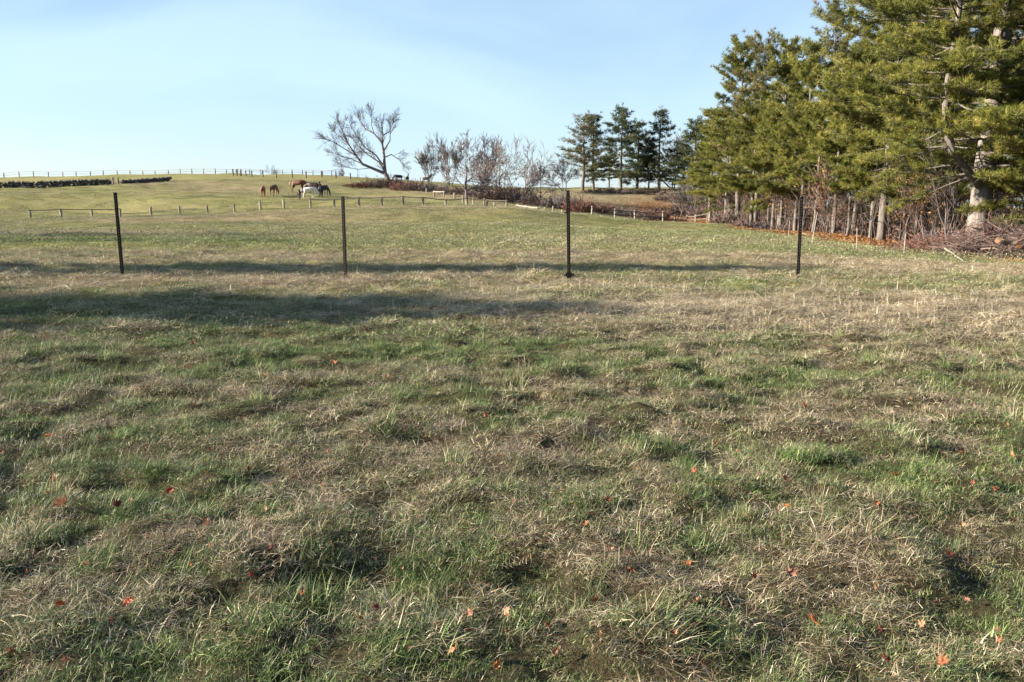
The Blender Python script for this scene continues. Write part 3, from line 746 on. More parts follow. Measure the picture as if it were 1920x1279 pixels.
# the old leaning tree on the ridge (limbs traced in metres from its foot, spread in depth)
def old_tree():
    rng = np.random.default_rng(5); S = []
    k = 0.0228
    def pt(x, y, d=0.0): return np.array([(x - 1285) * k, d, (712 - y) * k])
    limbs = [
        ([(1292, 740), (1272, 675), (1252, 640)], 0, 0, 0.62, 0.46),
        ([(1252, 640), (1150, 598), (1045, 553), (990, 480), (932, 385), (888, 300), (862, 225)], 0, -1.2, 0.36, 0.06),
        ([(1254, 640), (1248, 560), (1245, 470), (1232, 370), (1236, 290), (1232, 200)], 0, 0.6, 0.40, 0.06),
        ([(1234, 360), (1150, 270), (1062, 222), (1010, 150)], 0.3, 2.2, 0.20, 0.05),
        ([(1242, 430), (1310, 340), (1322, 215)], 0.4, -1.6, 0.16, 0.05),
        ([(1250, 490), (1318, 465), (1412, 530)], 0.3, -1.0, 0.15, 0.05),
        ([(1238, 600), (1190, 530), (1082, 462), (980, 370), (930, 300)], 0.2, 2.6, 0.20, 0.05),
        ([(1232, 560), (1172, 470), (1082, 408), (1010, 300), (962, 215)], 0.2, -2.4, 0.19, 0.05),
        ([(1045, 553), (930, 500), (850, 480), (775, 450)], -0.5, 0.8, 0.12, 0.04),
        ([(990, 480), (880, 410), (800, 360), (740, 330)], -0.6, -2.6, 0.12, 0.04),
        ([(1120, 590), (1000, 600), (900, 585), (830, 560)], -0.4, 1.8, 0.09, 0.03),
        ([(1236, 290), (1290, 255), (1332, 165)], 0.5, 2.0, 0.13, 0.05),
        ([(1150, 440), (1060, 438), (968, 442)], 1.0, 2.8, 0.09, 0.03),
        ([(1150, 270), (1130, 190), (1140, 110)], 1.2, 0.4, 0.10, 0.04),
        ([(932, 385), (840, 300), (780, 260)], -0.9, 1.5, 0.11, 0.04)]
    for pts, d0, d1, r0, r1 in limbs:
        n = len(pts); P = [pt(x, y, d0 + (d1 - d0) * i / (n - 1)) for i, (x, y) in enumerate(pts)]
        for i in range(n - 1):
            a = r0 + (r1 - r0) * i / (n - 1); b = r0 + (r1 - r0) * (i + 1) / (n - 1)
            S.append((P[i], P[i + 1], a, b))
            if i >= (1 if r0 < 0.3 else 2):
                for q in range(4):
                    f = rng.random(); o = P[i] + (P[i + 1] - P[i]) * f
                    d = (P[i + 1] - P[i]); d = d / np.linalg.norm(d) + rng.normal(0, 0.55, 3) + np.array([0, 0, 0.15])
                    grow(rng, S, o, d, rng.uniform(0.9, 1.7), 0.05, 4, 0.5, 0.08, (2, 3), 0.76, 2, 0.14, 0.0125)
        d = P[-1] - P[-2]
        for q in range(3): grow(rng, S, P[-1], d / np.linalg.norm(d) + rng.normal(0, 0.3, 3), rng.uniform(0.8, 1.3), 0.045, 4, 0.5, 0.06, (2, 3), 0.76, 2, 0.14, 0.0125)
    return segs_geo(S, rng, 0.05)
g0, g1 = old_tree()
t = thing('bare_tree', at(729, 168), 0, .93, 'large old leafless tree leaning left on the ridge with wide round crown', 'tree')
obj('trunk', g0.mesh('old_tree_trunk', M['tree_bark'], True), t); obj('crown', g1.mesh('old_tree_twigs', M['twig_grey']), t)

def bare_meshes(name, seed, H, mat, spread=0.5, stems=1, lev=5, kids=(2, 4), up=0.12, r=0.13, rmin=0.012, lean=0.1, shrink=0.72, leaf=0, leafsize=0.06):
    rng = np.random.default_rng(seed); S = []
    geo = sum(shrink ** i for i in range(lev + 1))
    for s in range(stems):
        a = rng.random() * 2 * pi; d = np.array([cos(a) * lean * rng.uniform(.5, 1.5), sin(a) * lean * rng.uniform(.5, 1.5), 1])
        p = np.array([cos(a), sin(a), 0]) * (0.12 * H / 5 if stems > 1 else 0); p[2] = -0.15
        grow(rng, S, p, d, H / geo * 1.12 * rng.uniform(.8, 1.1), r * rng.uniform(.7, 1.1), lev, spread, up, kids, shrink, 3, 0.12, rmin)
    g0, g1 = segs_geo(S, rng, max(rmin * 2.2, r * 0.25))
    out = [g0.mesh(name + '_trunk', M['understory_bark'] if mat == M['twig_wood'] else (M['tree_bark'] if mat != M['twig_pale'] else M['pine_limb']), True), g1.mesh(name + '_twigs', mat)]
    if leaf:
        tips = np.array([s[1] for s in S if s[2] < rmin * 2]); tips = tips[rng.integers(0, len(tips), leaf)] + rng.normal(0, 0.08, (leaf, 3))
        out.append(leaves_geo(tips, leafsize, rng).mesh(name + '_leaves', M['dead_leaf']))
    return out
def plant_bare(ms, loc, rz, sc, label, cat='tree', name='bare_tree', group=None):
    t = thing(name, loc, rz, sc, label, cat, group)
    obj('trunk', ms[0], t); obj('crown', ms[1], t)
    if len(ms) > 2: obj('leaves', ms[2], t)
    return t
b1 = bare_meshes('bare_a', 101, 8, M['twig_grey'], 0.75, 1, 6, (2, 4), 0.05, 0.20, 0.019)
b2 = bare_meshes('bare_b', 105, 8, M['twig_grey'], 0.6, 3, 5, (3, 4), 0.08, 0.11, 0.019, 0.35)
b3 = bare_meshes('bare_c', 109, 7, M['twig_pale'], 0.5, 4, 5, (2, 4), 0.10, 0.07, 0.018, 0.35)
b4 = bare_meshes('bare_d', 117, 7, M['twig_brown'], 0.7, 5, 5, (2, 4), 0.06, 0.10, 0.016, 0.6)
sapm = bare_meshes('slim_tree', 133, 6.0, M['twig_grey'], 0.5, 1, 4, (2, 3), 0.12, 0.06, 0.014, 0.05, 0.78)
plant_bare(b3, at(806, 172), 0.3, 1.25, 'small pale leafless tree just right of the old leaning tree')
plant_bare(b3, at(845, 180), 2.3, 1.5, 'faint slender leafless tree behind the dark trunked one')
plant_bare(b1, at(875, 112), 1.0, 1.22, 'leafless tree with dark forked trunk behind the rail fence')
plant_bare(b2, at(912, 150), 0.5, 1.3, 'slender leafless tree between the forked tree and the round bushy one')
plant_bare(b4, at(940, 118), 3.3, 1.2, 'round bushy leafless tree above the dark thicket')
plant_bare(b4, at(975, 124), 1.3, 1.2, 'bushy leafless tree with pale tips right of the round one')
plant_bare(b1, at(1012, 116), 4.2, 0.8, 'small crooked leafless tree near the fallen white rails')
plant_bare(b2, at(1058, 150), 2.2, 0.85, 'thin leafless tree behind the third metal post')
plant_bare(b2, at(1262, 165), 1.2, 1.45, 'pale leafless tree with upright stems beside the knoll pines')
plant_bare(b2, at(1300, 118), 3.2, 0.75, 'small grey leafless tree behind the far rail fence')
plant_bare(sapm, at(1272, 98), 0.2, 1.1, 'slim pale leafless tree rising through the far rail fence')
plant_bare(b4, at(1335, 104), 0.9, 0.7, 'low spreading leafless tree at the left foot of the wood')
plant_bare(b2, at(640, 260), 0.9, 0.55, 'tiny leafless tree top showing beyond the ridge fence')
plant_bare(b4, at(510, 215), 0.9, 0.42, 'small dark bush beyond the ridge fence posts', 'bush', 'bush')

# shrubs
def shrub_meshes(name, seed, mat, n=26, h=1.0, w=1.0, lev=3, rmin=0.009):
    rng = np.random.default_rng(seed); S = []
    for i in range(n):
        a = rng.random() * 2 * pi; rr = w * 0.5 * math.sqrt(rng.random())
        p = np.array([cos(a) * rr, sin(a) * rr, -0.05]); d = np.array([cos(a) * rr * 0.9, sin(a) * rr * 0.9, 1.0]) + rng.normal(0, 0.25, 3)
        grow(rng, S, p, d, 0.42 * h * rng.uniform(0.6, 1.1) * (1 - 0.4 * (rr / (0.5 * w)) ** 2), 0.02, lev, 0.6, 0.05, (2, 4), 0.7, 2, 0.25, rmin)
    rng2 = np.random.default_rng(seed + 1)
    G = Geo(); P0 = np.array([s[0] for s in S]); P1 = np.array([s[1] for s in S])
    G.segs(P0, P1, np.array([s[2] for s in S]), np.array([s[3] for s in S]), 3, np.clip(rng2.random(len(S)), 0, 1))
    return G.mesh(name, mat)
sh_red = [shrub_meshes('shrub_red_%d' % i, 200 + i, M['twig_red'], 60, 1, 1.9, 3, 0.010) for i in range(2)]
sh_brn = [shrub_meshes('shrub_brown_%d' % i, 210 + i, M['twig_brown'], 60, 1, 1.9, 3, 0.010) for i in range(3)]
sh_gry = [shrub_meshes('shrub_grey_%d' % i, 220 + i, M['twig_grey'], 50, 1, 1.7, 3, 0.010) for i in range(2)]
def shrub(me, px, D, h, w, label, group=None, rz=None):
    o = obj('shrub', me, None, at(px, D), px * 0.7 if rz is None else rz, (w / 2.0, w / 2.0, h))
    return tag(o, label, 'shrub', group)
SHRUBS = [
 (sh_red[0], 683, 140, 1.5, 6.0, 'low red brown shrub at the left end of the thicket below the old tree'),
 (sh_brn[0], 712, 143, 2.3, 5.5, 'brown shrub right below the trunk of the old leaning tree'),
 (sh_brn[1], 737, 140, 2.6, 5.5, 'dense brown shrub right of the old tree trunk'),
 (sh_red[1], 762, 134, 2.0, 5.0, 'red brown shrub between the old tree and the ridge horse'),
 (sh_brn[2], 785, 130, 2.3, 4.5, 'brown shrub below the standing ridge horse'),
 (sh_gry[0], 812, 128, 1.6, 4.5, 'grey shrub behind the white topped rail'),
 (sh_brn[0], 845, 124, 1.8, 5.0, 'brown shrub left of the forked leafless tree'),
 (sh_gry[1], 900, 116, 2.4, 4.5, 'grey shrub at the foot of the forked leafless tree'),
 (sh_brn[1], 928, 112, 2.9, 5.0, 'tall purplish brown shrub in the thicket behind the rails'),
 (sh_brn[2], 958, 112, 3.0, 4.5, 'dark dense shrub in the middle of the thicket'),
 (sh_gry[0], 985, 110, 2.4, 4.0, 'grey shrub behind the fallen white rails'),
 (sh_brn[0], 1012, 108, 2.2, 4.5, 'brown shrub beneath the small crooked tree'),
 (sh_gry[1], 1040, 106, 2.5, 4.0, 'grey twiggy shrub left of the third metal post'),
 (sh_gry[0], 1064, 112, 2.9, 4.0, 'tall grey shrub directly behind the third metal post'),
 (sh_red[0], 1090, 100, 2.9, 4.2, 'bright red brown shrub just right of the third metal post'),
 (sh_red[1], 1115, 102, 2.2, 4.0, 'dark red shrub right of the bright red brown one'),
 (sh_brn[1], 1150, 108, 1.4, 5.0, 'low brown shrub below the rusty knoll pine'),
 (sh_gry[1], 1172, 100, 1.5, 3.5, 'grey shrub on the slope below the knoll'),
 (sh_brn[2], 1205, 98, 1.7, 4.0, 'brown shrub left of the far rail fence'),
 (sh_red[1], 1225, 104, 1.5, 4.0, 'reddish shrub at the left end of the far rail fence'),
 (sh_brn[0], 1255, 118, 1.6, 5.5, 'brown shrub on the slope behind the far rail fence'),
 (sh_gry[0], 1290, 122, 2.6, 5.0, 'tall grey shrub behind the far rail fence'),
 (sh_brn[1], 1318, 112, 2.4, 4.0, 'brown shrub where the far fence meets the wood'),
 (sh_brn[2], 1130, 152, 1.4, 6.0, 'low brown shrub under the knoll pines, left'),
 (sh_gry[1], 1175, 150, 1.5, 6.0, 'low grey shrub under the dark layered knoll pine'),
 (sh_brn[0], 1215, 150, 1.6, 6.0, 'low brown shrub under the narrow knoll pine'),
 (sh_brn[2], 1265, 140, 2.4, 6.0, 'brown shrub at the foot of the pale upright tree'),
]
for s in SHRUBS: shrub(*s, group='shrubs of the thicket')

# understory of the wood
sap = [bare_meshes('sapling_%d' % i, 300 + i, 6.0, M['twig_wood'] if i % 2 else M['twig_grey'], 0.45, 1, 4, (2, 3), 0.15, 0.045, 0.008, 0.08, 0.78) for i in range(4)]
sapl = [bare_meshes('leafy_sapling_%d' % i, 320 + i, 5.0, M['twig_brown'], 0.6, 2, 4, (2, 4), 0.08, 0.035, 0.008, 0.2, 0.75, leaf=260, leafsize=0.07) for i in range(2)]
rng = np.random.default_rng(77)
def edgeD(px): return float(np.interp(atan_x(px, 430), _eA, _eD))
for i in range(58):
    px = rng.uniform(1345, 1800); D = edgeD(px) * rng.uniform(1.12, 1.55)
    s = rng.uniform(0.6, 1.15)
    if rng.random() < 0.3:
        plant_bare(sapl[rng.integers(2)], at(px, D), rng.random() * 6, s, 'spindly sapling with clinging brown leaves in the wood understory', 'sapling', 'sapling', 'leafy saplings of the understory')
    else:
        plant_bare(sap[rng.integers(4)], at(px, D), rng.random() * 6, (s, s, s * rng.uniform(0.8, 1.2)), 'thin bare sapling in the wood understory', 'sapling', 'sapling', 'bare saplings of the understory')
def trunk_mesh(seed, H, r):
    rng = np.random.default_rng(seed); G = Geo(); z = np.linspace(-0.3, H, 9)
    P = np.stack([np.cumsum(rng.normal(0, 0.04, 9)), np.cumsum(rng.normal(0, 0.04, 9)), z], -1)
    G.tube(P, r * (1 - 0.5 * np.linspace(0, 1, 9)), 8, wob=0.05, rng=rng)
    B = Geo(); P0 = []; P1 = []
    for k in range(14):
        i = rng.integers(2, 9); a = rng.random() * 2 * pi; L = rng.uniform(0.3, 1.4)
        q = P[i] + L * np.array([cos(a), sin(a), rng.uniform(-.2, .4)]); P0.append(P[i]); P1.append(q)
        P0.append(P[i] * .5 + q * .5); P1.append(q + rng.normal(0, .3, 3))
    B.segs(P0, P1, 0.018, 0.006, 3, rng.random(len(P0)))
    return G.mesh('trunk_%d' % seed, M['pine_limb'], True), B.mesh('snags_%d' % seed, M['twig_grey'])
trk = [trunk_mesh(400 + i, 5.0, 0.13) for i in range(3)]
for px, D, r, lb in [(1500, 57, 1.1, 'grey trunk just right of the rightmost metal post'), (1523, 55, 1.0, 'second grey trunk right of the rightmost metal post'), (1465, 63, 1.1, 'dark trunk left of the rightmost metal post'),
                     (1588, 52, .8, 'slim trunk in the middle of the wood edge'), (1636, 50, .7, 'pale slim trunk left of the low boughed pine'), (1712, 46, 1.0, 'leaning grey trunk right of the low boughed pine'),
                     (1733, 50, .9, 'dark trunk beside the leaning grey trunk'), (1757, 52, .8, 'dark trunk left of the brush heap'), (1680, 58, 1.0, 'dark trunk inside the wood behind the slim pines'),
                     (1440, 70, .9, 'trunk at the left part of the wood edge'), (1412, 72, .8, 'trunk near the left end of the wood edge'), (1610, 64, 1.0, 'trunk standing back in the shaded wood'), (1560, 60, .9, 'dim trunk behind the leafy saplings')]:
    g = trk[int(px) % 3]; t = thing('tree_trunk', at(px, D), px, (r, r, 1), lb, 'tree', 'bare lower trunks in the wood')
    obj('trunk', g[0], t); obj('snags', g[1], t)['kind'] = 'stuff'
for px, D, h, w, me, lb in [(1375, 73, 2.2, 3.5, sh_brn[1], 'dark twiggy shrub at the left foot of the wood'), (1405, 68, 1.2, 3.0, sh_brn[0], 'brown shrub at the left part of the wood edge'), (1445, 66, 1.1, 2.8, sh_gry[1], 'grey shrub left of the rightmost metal post'),
                         (1485, 62, 1.2, 2.8, sh_brn[1], 'brown shrub behind the rightmost metal post'), (1535, 60, 1.1, 2.8, sh_red[0], 'reddish shrub right of the rightmost metal post'), (1575, 57, 1.4, 2.8, sh_brn[2], 'brown shrub before the slim wood trunks'),
                         (1620, 55, 1.4, 2.8, sh_brn[0], 'brown shrub left of the low boughed pine'), (1690, 52, 1.4, 2.8, sh_red[1], 'reddish shrub right of the low boughed pine'), (1735, 47, 2.2, 3.4, sh_brn[1], 'brown shrub left of the brush heap'),
                         (1770, 41, 1.7, 2.8, sh_gry[0], 'grey twiggy shrub at the left end of the brush heap'), (1795, 38, 1.6, 2.4, sh_red[0], 'reddish brambles left of the great pine trunk'), (1875, 35, 2.2, 2.8, sh_red[1], 'reddish brambles right of the great pine trunk'), (1915, 33, 2.0, 2.6, sh_brn[2], 'brown brambles at the right picture edge')]:
    shrub(me, px, D, h, w, lb, 'shrubs along the wood edge')
# deep undergrowth: one mass nobody could count
def undergrowth():
    rng = np.random.default_rng(88); S0 = []; S1 = []; lv = []
    N = 2100
    px = rng.uniform(1340, 2050, N); f = rng.uniform(1.35, 2.2, N)
    a = np.array([atan_x(p, 430) for p in px]); D = np.interp(a, _eA, _eD) * f
    X = a * D; Z = height(X, D, False)
    h = 0.7 + 4.6 * rng.random(N) ** 1.6
    P0 = np.stack([X, D, Z - 0.1], -1); P1 = P0 + np.stack([rng.normal(0, 0.25, N) * h, rng.normal(0, 0.2, N) * h, h], -1)
    G = Geo(); G.segs(P0, P1, 0.022, 0.008, 3, rng.random(N))
    for k in range(4):
        u = rng.uniform(0.3, 1, (N, 1)); q = P0 + (P1 - P0) * u
        G.segs(q, q + rng.normal(0, 0.45, (N, 3)) + np.array([0, 0, 0.2]), 0.011, 0.005, 3, rng.random(N))
    tag(obj('undergrowth', G.mesh('undergrowth', M['twig_wood'])), 'tangled bare undergrowth filling the shaded wood', 'undergrowth', None, 'stuff')
    n = 14000; i = rng.integers(0, N, n); C = P0[i] + (P1[i] - P0[i]) * rng.random((n, 1)) + rng.normal(0, 0.3, (n, 3))
    tag(obj('dead_foliage', leaves_geo(C, 0.075, rng).mesh('dead_foliage', M['dead_leaf'])), 'brown dead leaves clinging through the undergrowth', 'leaves', None, 'stuff')
undergrowth()
def leaf_litter():
    rng = np.random.default_rng(91); N = 42000
    px = rng.uniform(1130, 2100, N); a = np.array([atan_x(p, 430) for p in px]); ed = np.interp(a, _eA, _eD)
    D = ed * (1 + rng.random(N) ** 1.3 * 0.5 - 0.02); X = a * D; k = litter(X, D) > rng.random(N) * 0.7
    X = X[k]; D = D[k]; C = np.stack([X, D, height(X, D) + 0.02 + rng.random(len(X)) * 0.04], -1)
    tag(obj('leaf_litter', leaves_geo(C, 0.085, rng).mesh('leaf_litter', M['dead_leaf'])), 'orange brown fallen leaves carpeting the wood edge', 'leaves', None, 'stuff')
leaf_litter()

# ------------------------------------------------------------------ brush heap, log and loose branches
def brush_heap():
    rng = np.random.default_rng(61)
    for px, D, rx, ry, h, n, lb in [(1862, 30.5, 2.4, 1.4, 1.45, 1300, 'wide heap of cut brown branches below the great pine'), (1925, 28.6, 1.3, 1.0, 1.25, 600, 'brush heap running out of the picture at the right edge'), (1755, 33.0, 2.4, 1.3, 0.7, 700, 'low straggling brush heap left of the great pine trunk')]:
        c = at(px, D); t = thing('brush_pile', c, 0, 1, lb, 'brush pile', 'heaps of cut branches')
        G = Geo(); P0 = []; P1 = []; R = []
        for i in range(n):
            a = rng.random() * 2 * pi; rr = math.sqrt(rng.random()); x = rx * rr * cos(a); y = ry * rr * sin(a)
            z = h * (1 - rr * rr) * rng.random() + 0.05
            L = rng.uniform(0.3, 1.3); th = rng.random() * 2 * pi; e = rng.normal(0.15, 0.4)
            d = np.array([cos(th) * cos(e), sin(th) * cos(e), sin(e)]); m = np.array([x, y, z])
            p = m - d * L / 2
            for s in range(3):
                q = p + d * L / 3 + rng.normal(0, 0.05, 3); q[2] = max(q[2], 0.0)
                P0.append(p); P1.append(q); R.append(rng.uniform(0.004, 0.012) + (0.02 if i % 25 == 0 else 0)); p = q
        R = np.array(R); G.segs(P0, P1, R, R * 0.75, 3, np.repeat(rng.random(n), 3))
        b = obj('branches', G.mesh('brush', M['twig_brown'] if px != 1755 else M['twig_red']), t); b['kind'] = 'stuff'
brush_heap()
def log(name, p0, p1, r, mat, label, cat, endmat=None):
    p0 = np.array(p0, float); p1 = np.array(p1, float); G = Geo(); n = 7; s = np.linspace(0, 1, n)[:, None]
    rng = np.random.default_rng(int(abs(p0[0]) * 100)); c = (p0 + p1) / 2
    P = p0 + (p1 - p0) * s + rng.normal(0, r * 0.35, (n, 3)); P[0] = p0; P[-1] = p1
    G.tube(P - c, r * (1 - 0.35 * s[:, 0]), 8, wob=0.06, rng=rng)
    return tag(obj(name, G.mesh(name, mat), None, c), label, cat)
M['cut_wood'] = make_plain('fresh_cut_wood', (0.24, 0.10, 0.042), 0.8)
a = at(1770, 27.8); b = at(1806, 24.8)
log('fallen_branch', a + Vector((0, 0, .35)), b + Vector((0, 0, .06)), 0.028, M['wood_post'], 'long pale stripped branch lying from the brush heap onto the grass', 'branch')
a = at(1782, 31); b = at(1797, 31)
log('fallen_branch', a + Vector((0, 0, .85)), b + Vector((0.05, -.2, .55)), 0.028, M['wood_post'], 'short pale branch stub poking from the low brush heap', 'branch')
a = at(1506, 50); b = at(1519, 49)
log('fallen_branch', a + Vector((0, 0, .12)), b + Vector((0, 0, .08)), 0.06, M['wood_post'], 'short pale log lying at the wood edge beside the rightmost metal post', 'branch')
c = at(1893, 29.2, -.25)
t = thing('cut_log', c, 0.3, 1, 'brown log with fresh orange cut face on the brush heap', 'log')
G = Geo(); G.tube([(-.25, -.5, .85), (.25, -.1, .8), (.9, .3, .7), (1.5, .6, .65)], [.17, .17, .16, .15], 12, wob=.04); obj('bark', G.mesh('log_bark', M['pine_limb'], True), t)
G = Geo(); d = np.array([-.5, -.4, .05]); d /= np.linalg.norm(d); p = np.array([-.25, -.5, .85]); G.tube([p - d * .02, p + d * .015], [.15, .145], 12); obj('cut_face', G.mesh('log_face', M['cut_wood']), t)
c = at(1870, 29.6, -.3)
t = thing('cut_log', c, -0.4, 1, 'small split log with orange cut face left of the larger log', 'log')
G = Geo(); G.tube([(-.1, -.45, 1.02), (.2, .0, .9), (.5, .5, .8)], [.11, .11, .10], 10, wob=.04); obj('bark', G.mesh('log_bark', M['pine_limb'], True), t)
G = Geo(); d = np.array([-.3, -.45, .12]); d /= np.linalg.norm(d); p = np.array([-.1, -.45, 1.02]); G.tube([p - d * .02, p + d * .012], [.10, .095], 10); obj('cut_face', G.mesh('log_face', M['cut_wood']), t)

# ------------------------------------------------------------------ metal posts
def metal_post(px, D, H, label, clamp=False, lean=0.0, rz=0.0):
    x, y, _ = at(px, D); z = float(height(np.array([x]), np.array([y]))[0])
    t = thing('metal_post', (x, y, z), rz, 1, label, 'post', 'dark metal fence posts across the field')
    t.rotation_euler = (0, lean, rz)
    G = Geo(); w = 0.032; th = 0.006; zz = H / 2 - 0.2
    G.box((0, 0, zz), (w, th, H / 2 + 0.2))                 # face flange
    G.box((0, 0.024, zz - 0.001), (th, 0.0175, H / 2 + 0.199))   # stem
    G.box((-w + .004, 0.010, zz - 0.002), (.004, .0035, H / 2 + .198)); G.box((w - .004, 0.010, zz - 0.002), (.004, .0035, H / 2 + .198))
    obj('shaft', G.mesh('post_shaft', M['post_metal']), t)
    S = Geo(); k = 0.08
    while k < H - 0.03:
        S.box((0, -0.0105, k), (0.008, 0.005, 0.010)); k += 0.055
    o = obj('studs', S.mesh('post_studs', M['stud']), t); o['kind'] = 'stuff'
    if clamp:
        C = Geo(); C.box((0, 0.008, 0.16), (0.062, 0.045, 0.035)); C.box((0, 0.008, 0.205), (0.040, 0.036, 0.012)); C.box((0, 0.008, 0.115), (0.036, 0.034, 0.012))
        C.tube([(-.10, -.02, .155), (.10, -.02, .155)], .014, 8)
        obj('clamp', C.mesh('post_clamp', M['post_metal']), t)
        K = Geo(); K.box((-.055, -.005, H - .42), (.022, .012, .012)); K.tube([(-.045, -.006, H - .42), (-.045, -.006, H - .36)], .007, 6)
        obj('insulator', K.mesh('post_insulator', M['post_metal']), t)
    return t
metal_post(230, 16.55, 1.63, 'dark metal fence post farthest left, leaning slightly', rz=0.25, lean=-0.008)
metal_post(648, 16.2, 1.62, 'dark upright metal fence post left of centre, second from the left', rz=-0.1)
metal_post(1067, 16.0, 1.77, 'tallest dark metal post with a clamp near its foot, right of centre', True, lean=-0.022)
metal_post(1496, 16.2, 1.63, 'dark metal fence post standing in front of the wood, farthest right', rz=0.2, lean=-0.015)

# ------------------------------------------------------------------ wooden fences
def post_mesh(seed, w=0.11, H=1.0):
    rng = np.random.default_rng(seed); G = Geo(); z = np.array([-0.3, 0.0, H * .4, H * .8, H])
    P = np.stack([rng.normal(0, .012, 5), rng.normal(0, .012, 5), z], -1); P[:2, :2] = 0
    G.tube(P, w * np.array([1.05, 1.05, 1, .97, .86]), 8, wob=.07, rng=rng)
    return G.mesh('wood_post_%d' % seed, M['wood_post'])
WP = [post_mesh(600 + i) for i in range(4)]
def post_h(D, top, bot): return (bot - top) * D / F
def lone_post(px, D, H, label, group, w=1.0, lean=0.0):
    o = obj('fence_post', WP[int(px) % 4], None, at(px, D), px, (w, w, H)); o.rotation_euler = (0, lean, px)
    return tag(o, label, 'fence post', group)
def rail_mesh(p, q, r=0.055, sag=0.04, mat=None):
    p = np.array(p, float); q = np.array(q, float); G = Geo(); s = np.linspace(0, 1, 6)
    P = p + (q - p) * s[:, None]; P[:, 2] -= sag * 4 * s * (1 - s); G.tube(P, r, 6, wob=.08)
    return G.mesh('rail', mat or M['wood_rail'])
def rail_fence(posts, label, rails=(0.97,), mat=None, w=1.0, group=None, gap=(), r=0.055):
    """posts: (px, D, height)."""
    b = at(posts[0][0], posts[0][1]); t = thing('rail_fence', b, 0, 1, label, 'fence', group)
    pts = [at(p, D) - b for p, D, H in posts]
    for (p, D, H), v in zip(posts, pts):
        o = obj('post', WP[int(p) % 4], t, v, p, (w, w, H))
    for i in range(len(pts) - 1):
        if i in gap: continue
        for f in rails:
            a = pts[i] + Vector((-.06, -.13 * w, posts[i][2] * f)); c = pts[i + 1] + Vector((.06, -.13 * w, posts[i + 1][2] * f))
            obj('rail', rail_mesh(a, c, r, .05, mat), t)
    return t
rail_fence([(57, 88, .80), (115, 88.5, .86), (173, 89, .80), (226, 89.5, .86)], 'low one rail paddock fence at the far left', w=1.05)
lg = 'lone fence posts along the paddock'
for i, (px, D, H, lb) in enumerate([(284, 90, 1.0, 'lone wooden post nearest the left rail fence'), (337, 90, 1.0, 'second lone wooden post right of the left rail fence'), (389, 90.5, 1.0, 'middle one of the lone wooden posts'),
                                    (440, 91, 1.0, 'lone wooden post two before the railed part'), (488, 91.5, 1.05, 'lone wooden post below the left pair of horses'), (532, 92, 1.05, 'last lone wooden post before the railed fence')]):
    lone_post(px, D, H, lb, lg, 1.1, random.uniform(-.05, .05))
rail_fence([(582, 92, 1.02), (627, 92, .88), (673, 92, .96), (716, 92, .98), (756, 92, .98), (793, 92, .95), (836, 92.5, .75), (875, 93, .9), (913, 93, .86), (950, 92, .80)], 'one rail wooden paddock fence below the horses', w=1.1)
rail_fence([(814, 116, .80), (833, 113, .80), (852, 110, .80)], 'short rail with bleached white top beside the thicket', mat=M['wood_pale'], w=1.0, r=.075, gap=(1,))
for px, D, H, lb in [(800, 122, .75, 'pale post left of the white topped rail'), (868, 104, .9, 'pale post left of the forked tree'), (888, 101, .85, 'pale post right of the forked tree'), (908, 99, .85, 'pale post behind the paddock fence end'), (927, 97, .6, 'short pale post before the dark thicket'),
                     (1022, 88, .45, 'small white post right of the fallen rails'), (1037, 86, .70, 'taller white post left of the third metal post'), (1054, 84, .5, 'small white post touching the third metal post')]:
    o = lone_post(px, D, H, lb, 'pale posts along the thicket', .95)
rail_fence([(969, 90, .42), (987, 89, .40), (1007, 88, .36)], 'fallen white rails propped on low stumps', mat=M['wood_pale'], w=1.0, r=.075)
rail_fence([(1110, 92, 1.1), (1153, 93, 1.1), (1190, 94, 1.1), (1243, 95, 1.25), (1265, 95, 1.0), (1288, 95, 1.0), (1304, 94, 1.0), (1330, 93, 1.5)], 'dark two rail fence in the hollow before the wood', rails=(.85, .45), w=1.0)
lone_post(1326, 86, 1.0, 'thin pale post in front of the far rail fence end', None, .6)

# fence on the ridge
def wire_fence(posts, label, w, H, wires, matp, group=None):
    b = at(posts[0][0], posts[0][1]); t = thing('wire_fence', b, 0, 1, label, 'fence', group)
    pts = [at(p, D) - b for p, D in posts]
    for (p, D), v in zip(posts, pts): obj('post', matp[int(p) % len(matp)], t, v, p, (w, w, H * (1 + .08 * sin(p * 1.7))))
    for f in wires:
        G = Geo(); P = np.array([np.array(v) + np.array([0, -.12 * w, H * f]) for v in pts]); G.segs(P[:-1], P[1:], .022, .022, 4)
        obj('wire', G.mesh('wire', M['wire']), t)
rid = [8, 36, 63, 91, 118, 143, 170, 194, 220, 244, 268, 291, 316, 338, 360, 382, 404, 425, 446, 468, 489, 510, 530, 548, 567, 587, 605, 622, 641]
wire_fence([(-60, 193), (-26, 193)] + [(p, 193 + p * .015) for p in rid], 'pale wire fence along the skyline of the ridge', 1.0, 1.15, (.95, .5), WP)
DP = []
for i in range(3):
    m_ = WP[i].copy(); m_.materials[0] = M['wood_rail']; DP.append(m_)
wire_fence([(437, 168), (444, 168), (452, 168), (461, 167), (472, 167), (493, 167), (518, 167), (548, 166), (574, 166), (603, 166), (630, 165), (657, 164)], 'dark posted wire fence at the crown of the hill above the horses', 1.3, 1.25, (.9,), DP)

